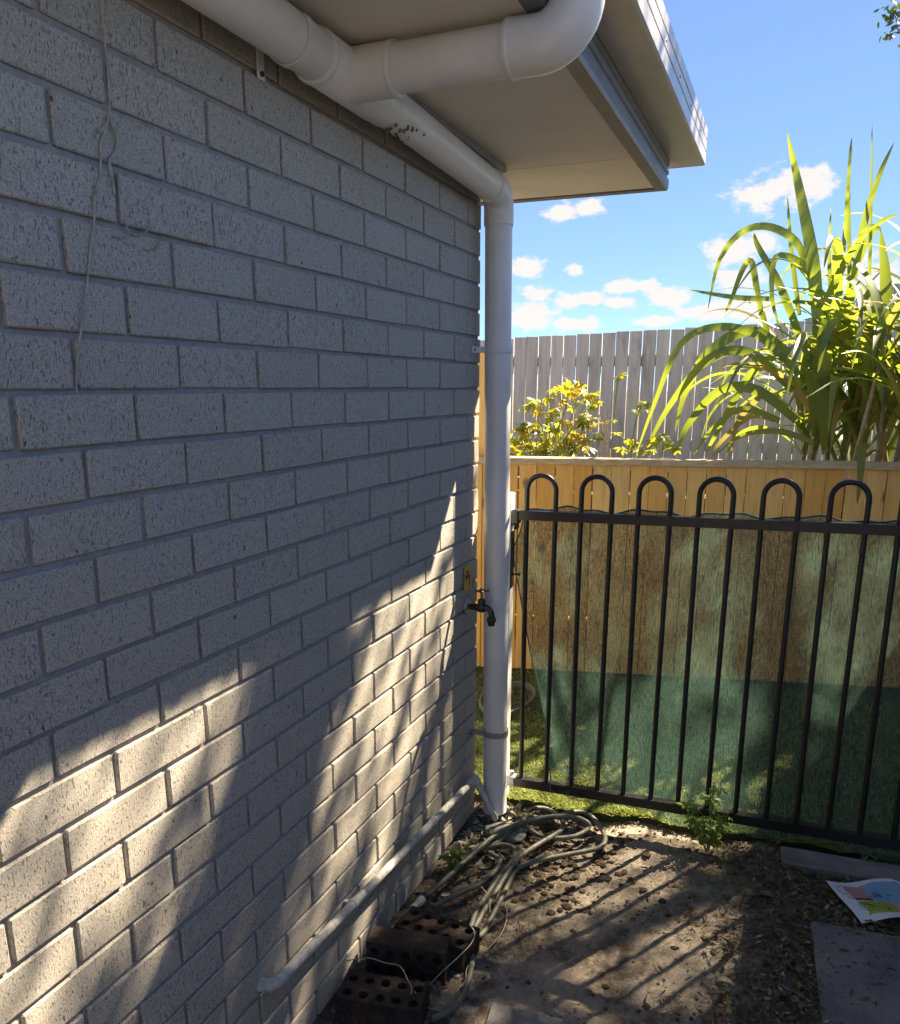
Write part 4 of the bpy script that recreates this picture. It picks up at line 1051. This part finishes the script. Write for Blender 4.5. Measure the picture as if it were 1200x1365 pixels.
# ------------------------------------------------------------------ loose soil, litter
def litter():
    r = random.Random(30)
    bm = bmesh.new(); bmesh.ops.create_icosphere(bm, subdivisions=1, radius=1); T = [(v.co.copy()) for v in bm.verts]; F = [tuple(v.index for v in f.verts) for f in bm.faces]; bm.free()
    def clods(n, mat, lab, region, smin, smax, pw=3.0):
        m = MB(); vs = []; fs = []
        for i in range(n):
            x, y = region(r)
            if x < 0.012 or y > turf_edge(x) - 0.004: continue
            s = smin + (smax - smin) * r.random() ** pw; sc = Vector((r.uniform(.7, 1.3), r.uniform(.7, 1.3), r.uniform(.3, .6))) * s; sh = Vector((r.random() * 50, 0, 0)); a = r.uniform(0, 6.3); ca, sa = math.cos(a), math.sin(a)
            z = soil_h(x, y) + sc.z * 0.35; k = len(vs)
            for t in T:
                q = t * (1 + 0.45 * noise.noise(t * 1.3 + sh)); q = Vector((q.x * sc.x, q.y * sc.y, q.z * sc.z)); vs.append((x + q.x * ca - q.y * sa, y + q.x * sa + q.y * ca, z + q.z))
            fs += [tuple(j + k for j in f) for f in F]
        m.add(vs, fs); o = m.build('soil_crumbs', mat); tag(o, lab, 'soil', kind='stuff')
    def any_(r):
        while True:
            x, y = r.uniform(0.02, 1.75), r.uniform(-1.4, 0.2)
            if r.random() < 0.06 + max(0, noise.noise(Vector((x * 4.2, y * 4.2, 8)))) * 2.4: return x, y
    def wallside(r): return abs(r.gauss(0.02, 0.16)) + 0.015, r.uniform(-1.2, 0.1)
    def hose_area(r): return r.gauss(0.32, 0.16), r.gauss(-0.18, 0.18)
    clods(900, 'clod', 'dark crumbs of soil scattered over the path', any_, 0.0015, 0.012, 4.0)
    clods(800, 'clod', 'dark crumbs of soil among the hose loops', hose_area, 0.003, 0.02, 2.5)
    clods(700, 'pale_clod', 'pale rubble and crumbs along the foot of the wall', wallside, 0.002, 0.014, 2.5)
    clods(500, 'pale_clod', 'pale crumbs scattered over the path', any_, 0.0015, 0.008)
    def leaves(n, mat, lab, region, smin, smax):
        vs = []; fs = []
        for i in range(n):
            x, y = region(r)
            if x < 0.012 or y > turf_edge(x) - 0.002: continue
            onp = 1.235 < x and (-0.80 < y < -0.272 or y < -0.86)
            z = (0.0355 if onp else soil_h(x, y) + r.uniform(0.0, 0.014)); s = r.uniform(smin, smax)
            R = Matrix.Rotation(r.uniform(0, 6.3), 3, 'Z') @ Matrix.Rotation(r.gauss(0, .12 if onp else .45), 3, 'X') @ Matrix.Rotation(r.gauss(0, .12 if onp else .45), 3, 'Y'); w = r.uniform(.22, .5); b = r.uniform(-.3, .4)
            k = len(vs); P = Vector((x, y, z + s * 0.15))
            for q in ((-1, 0, b * .5), (-.3, -w, .0), (-.3, w, .05), (-.3, 0, -.06), (.4, -w * .8, 0), (.4, w * .8, .08), (.4, 0, -.04), (1, 0, b)):
                v = P + R @ (Vector(q) * s); v.z = max(v.z, z - 0.004); vs.append(tuple(v))
            fs += [(k, k + 1, k + 3), (k, k + 3, k + 2), (k + 1, k + 4, k + 6, k + 3), (k + 3, k + 6, k + 5, k + 2), (k + 4, k + 7, k + 6), (k + 6, k + 7, k + 5)]
        m = MB(); m.add(vs, fs); o = m.build('leaf_litter', mat); tag(o, lab, 'leaf litter', kind='stuff')
    def right(r):
        while True:
            x, y = r.uniform(0.85, 1.9), r.uniform(-1.4, 0.14)
            p = min(1, max(0.03, (x - 0.92) / 0.16))
            if 1.235 < x and (-0.80 < y < -0.272 or y < -0.9): p *= 0.06
            if r.random() < p: return x, y
    leaves(3400, 'brown_litter', 'brown leaf litter covering the shaded ground by the pavers', right, 0.004, 0.017)
    leaves(3400, 'olive_litter', 'olive green leaf litter covering the shaded ground by the pavers', right, 0.004, 0.015)
    leaves(450, 'pale_litter', 'pale dry leaf scraps on the shaded ground', right, 0.004, 0.015)
    def base(r): return abs(r.gauss(0.05, 0.07)) + 0.012, r.gauss(-0.10, 0.16)
    leaves(170, 'pale_litter', 'pale dry leaves heaped round the foot of the downpipe', base, 0.008, 0.022)
    leaves(260, 'brown_litter', 'brown leaf scraps scattered over the path', any_, 0.004, 0.013)
    # straws
    def straws(n, region, lab, lmin, lmax, mat='straw'):
        m = MB()
        for i in range(n):
            x, y = region(r)
            if x < 0.02 or y > turf_edge(x): continue
            L = r.uniform(lmin, lmax); a = r.uniform(0, 6.3); c = r.gauss(0, .5); z = soil_h(x, y) + (0.036 if x > 1.235 and y < -.272 else 0.004)
            pts = []
            for k in range(4): pts.append((x, y, z + r.uniform(0, .006))); x += math.cos(a) * L / 3; y += math.sin(a) * L / 3; a += c / 3
            m.tube(pts, 0.0008, 3, cap=False)
        o = m.build('straw', mat); tag(o, lab, 'straw', kind='stuff')
    def mid(r): return r.gauss(0.95, 0.10), r.gauss(-0.25, 0.2)
    straws(500, mid, 'dry bleached grass stalks at the edge of the litter', 0.015, 0.06)
    straws(420, any_, 'thin dry stalks scattered over the path', 0.015, 0.07); straws(300, right, 'dry stalks in the shaded litter', 0.02, 0.08); straws(160, base, 'dry stalks at the foot of the downpipe', .02, .07)
    # a few larger fallen leaves
    for (px, py, s, mat, lab) in ((1160, 1262 - 30, 0.03, 'olive_litter', 'large grey-green fallen leaf beside the printed sheet'), (1022, 1196, 0.028, 'olive_litter', 'grey-green fallen leaf on the edge of the litter'),
                                  (868, 1362 - 3, 0.02, 'clod', 'curled dark leaf on the bare soil'), (967, 1305, 0.02, 'pale_litter', 'small pale leaf on the shaded soil')):
        p = at_z(px, py, 0.02); z = soil_h(p.x, p.y) + 0.012; m = MB(); n = 8; vs = []; fs = []
        for i in range(n + 1):
            t = i / n; w = s * 0.55 * math.sin(math.pi * min(1, t * .94 + .03)) ** .8; b = 0.25 * s * math.sin(math.pi * t)
            vs += [(p.x - s + 2 * s * t, p.y - w, z + b + w * .25), (p.x - s + 2 * s * t, p.y, z + b), (p.x - s + 2 * s * t, p.y + w, z + b + w * .2)]
        for i in range(n):
            for k in range(2): fs.append((3 * i + k, 3 * i + k + 1, 3 * i + k + 4, 3 * i + k + 3))
        m.add(vs, fs, True); o = m.build('fallen_leaf', mat); tag(o, lab, 'leaf', 'larger fallen leaves')
litter()

# ------------------------------------------------------------------ overhanging tree (its crown stands above and right of the view and dapples the yard)
def tree():
    r = random.Random(77)
    base = Vector((3.5, 3.9, 0.0)); root = empty('tree', base, 'dark leafed tree overhanging the yard, a leafy twig showing against the sky', 'tree')
    KX, KY = SUN.x / SUN.z, SUN.y / SUN.z
    trunk = [base, Vector((3.45, 3.8, 1.6)), Vector((3.3, 3.7, 3.2)), Vector((3.2, 3.6, 4.4)), Vector((3.0, 3.5, 5.6)), Vector((2.9, 3.4, 6.4))]
    m = MB(); tp = smooth_path(trunk, 4); m.tube(tp, [0.13 - 0.10 * i / (len(tp) - 1) for i in range(len(tp))], 12); m.build('trunk', 'bark', root)
    def cover(gx, gy):
        # how thick the crown stands over a spot of the yard (along the sun's line)
        if gx < -0.62: return 0.05
        if gx < 0.0:
            if ((gx + 0.36) / 0.20) ** 2 + ((gy + 2.58) / 0.47) ** 2 < 1: return 0.0
            if gy < -1.72: return 0.95
            if gy > -0.75: return 0.30
            return 0.27 if gx < -0.20 else 0.55
        if gy < -0.85: return 0.9
        if gx < 0.22 and gy < -0.45: return 0.85
        if gx > 0.95: return 0.6
        if gy > -0.16 and gx < 0.9: return 0.015 if gy < 0.35 else 0.03
        return 0.17 if gx > 0.3 else 0.12
    twigs = []; vs = []; fs = []
    def leafat(P, s):
        R = Quaternion((r.gauss(0, 1), r.gauss(0, 1), r.gauss(0, 1), r.gauss(0, 1))).normalized().to_matrix(); k = len(vs); w = .42
        for q in ((-1, 0, 0), (-.2, -w, .1), (-.2, w, .1), (.45, -w * .8, .05), (.45, w * .8, .05), (1, 0, -.1)): vs.append(tuple(P + R @ (Vector(q) * s)))
        fs.extend([(k, k + 1, k + 2), (k + 1, k + 3, k + 4, k + 2), (k + 3, k + 5, k + 4)])
    n = 0; tries = 0
    thick = [(r.uniform(-0.30, 0.25), r.uniform(-3.2, -1.65)) for _ in range(170)] + [(r.uniform(-0.56, -0.25), r.uniform(-2.08, -1.74)) for _ in range(34)] + [(r.uniform(0.0, 0.9), r.uniform(-1.7, -0.95)) for _ in range(90)]
    thick = [(a_, b_) for a_, b_ in thick if cover(a_, b_) > 0.2]
    while n < 680 + 294 and tries < 20000:
        tries += 1
        if thick: gx, gy = thick.pop()
        else:
            gx, gy = r.uniform(-0.75, 1.5), r.uniform(-3.3, 1.0)
            if r.random() > cover(gx, gy): continue
        h = r.uniform(4.7, 6.6); P = Vector((gx + KX * h, gy + KY * h, h))
        d = P - CAM
        if d.dot(fw) > 0:
            sx = 600 + F_PX * d.dot(rt) / d.dot(fw); sy = CY_PX - F_PX * d.dot(up) / d.dot(fw)
            if -80 < sx < 1250 and sy > -70: continue
        n += 1; twigs.append(P)
        ax = Vector((1, r.gauss(0, .3 if gx < 0 else .9), r.gauss(-.1, .3))).normalized(); el = r.uniform(0.08, 0.17)
        for k in range(r.randint(20, 34)):
            leafat(P + ax * r.gauss(0, el) + Vector((r.gauss(0, .035), r.gauss(0, .035), r.gauss(0, .035))), r.uniform(.024, .044))
    for (px, py) in ((1190, 12), (1182, 22), (1196, 34), (1188, 44), (1203, 20), (1210, 45), (1215, 15), (1225, 32), (1192, 25), (1199, 44), (1197, 8)):
        P = at_y(px, py, 4.0); twigs.append(P)
        for k in range(9): leafat(P + Vector((r.gauss(0, .03), r.gauss(0, .06), r.gauss(0, .03))), r.uniform(.02, .034))
    m = MB(); m.add(vs, fs); m.build('crown', 'tree_leaf', root)
    # limbs: each bunch of leaves hangs on a branch to the trunk or a nearer bunch
    m = MB(); tpts = tp[8:]; order = sorted(twigs, key=lambda p: min((p - q).length for q in tpts)); done = list(tpts)
    for p in order:
        q = min(done, key=lambda d: (d - p).length + 0.15 * min((d - t).length for t in tpts)); done.append(p); L = (p - q).length
        if L < 1e-3: continue
        mid = q.lerp(p, .5) + Vector((r.gauss(0, .05), r.gauss(0, .05), r.gauss(.03, .04))) * min(1, L); w = 0.006 + 0.004 * min(3, L); m.tube(smooth_path([q, mid, p], 3), [w * (1.3 - .2 * i) * .8 for i in range(7)], 5, cap=False)
    m.build('limbs', 'bark', root)
tree()
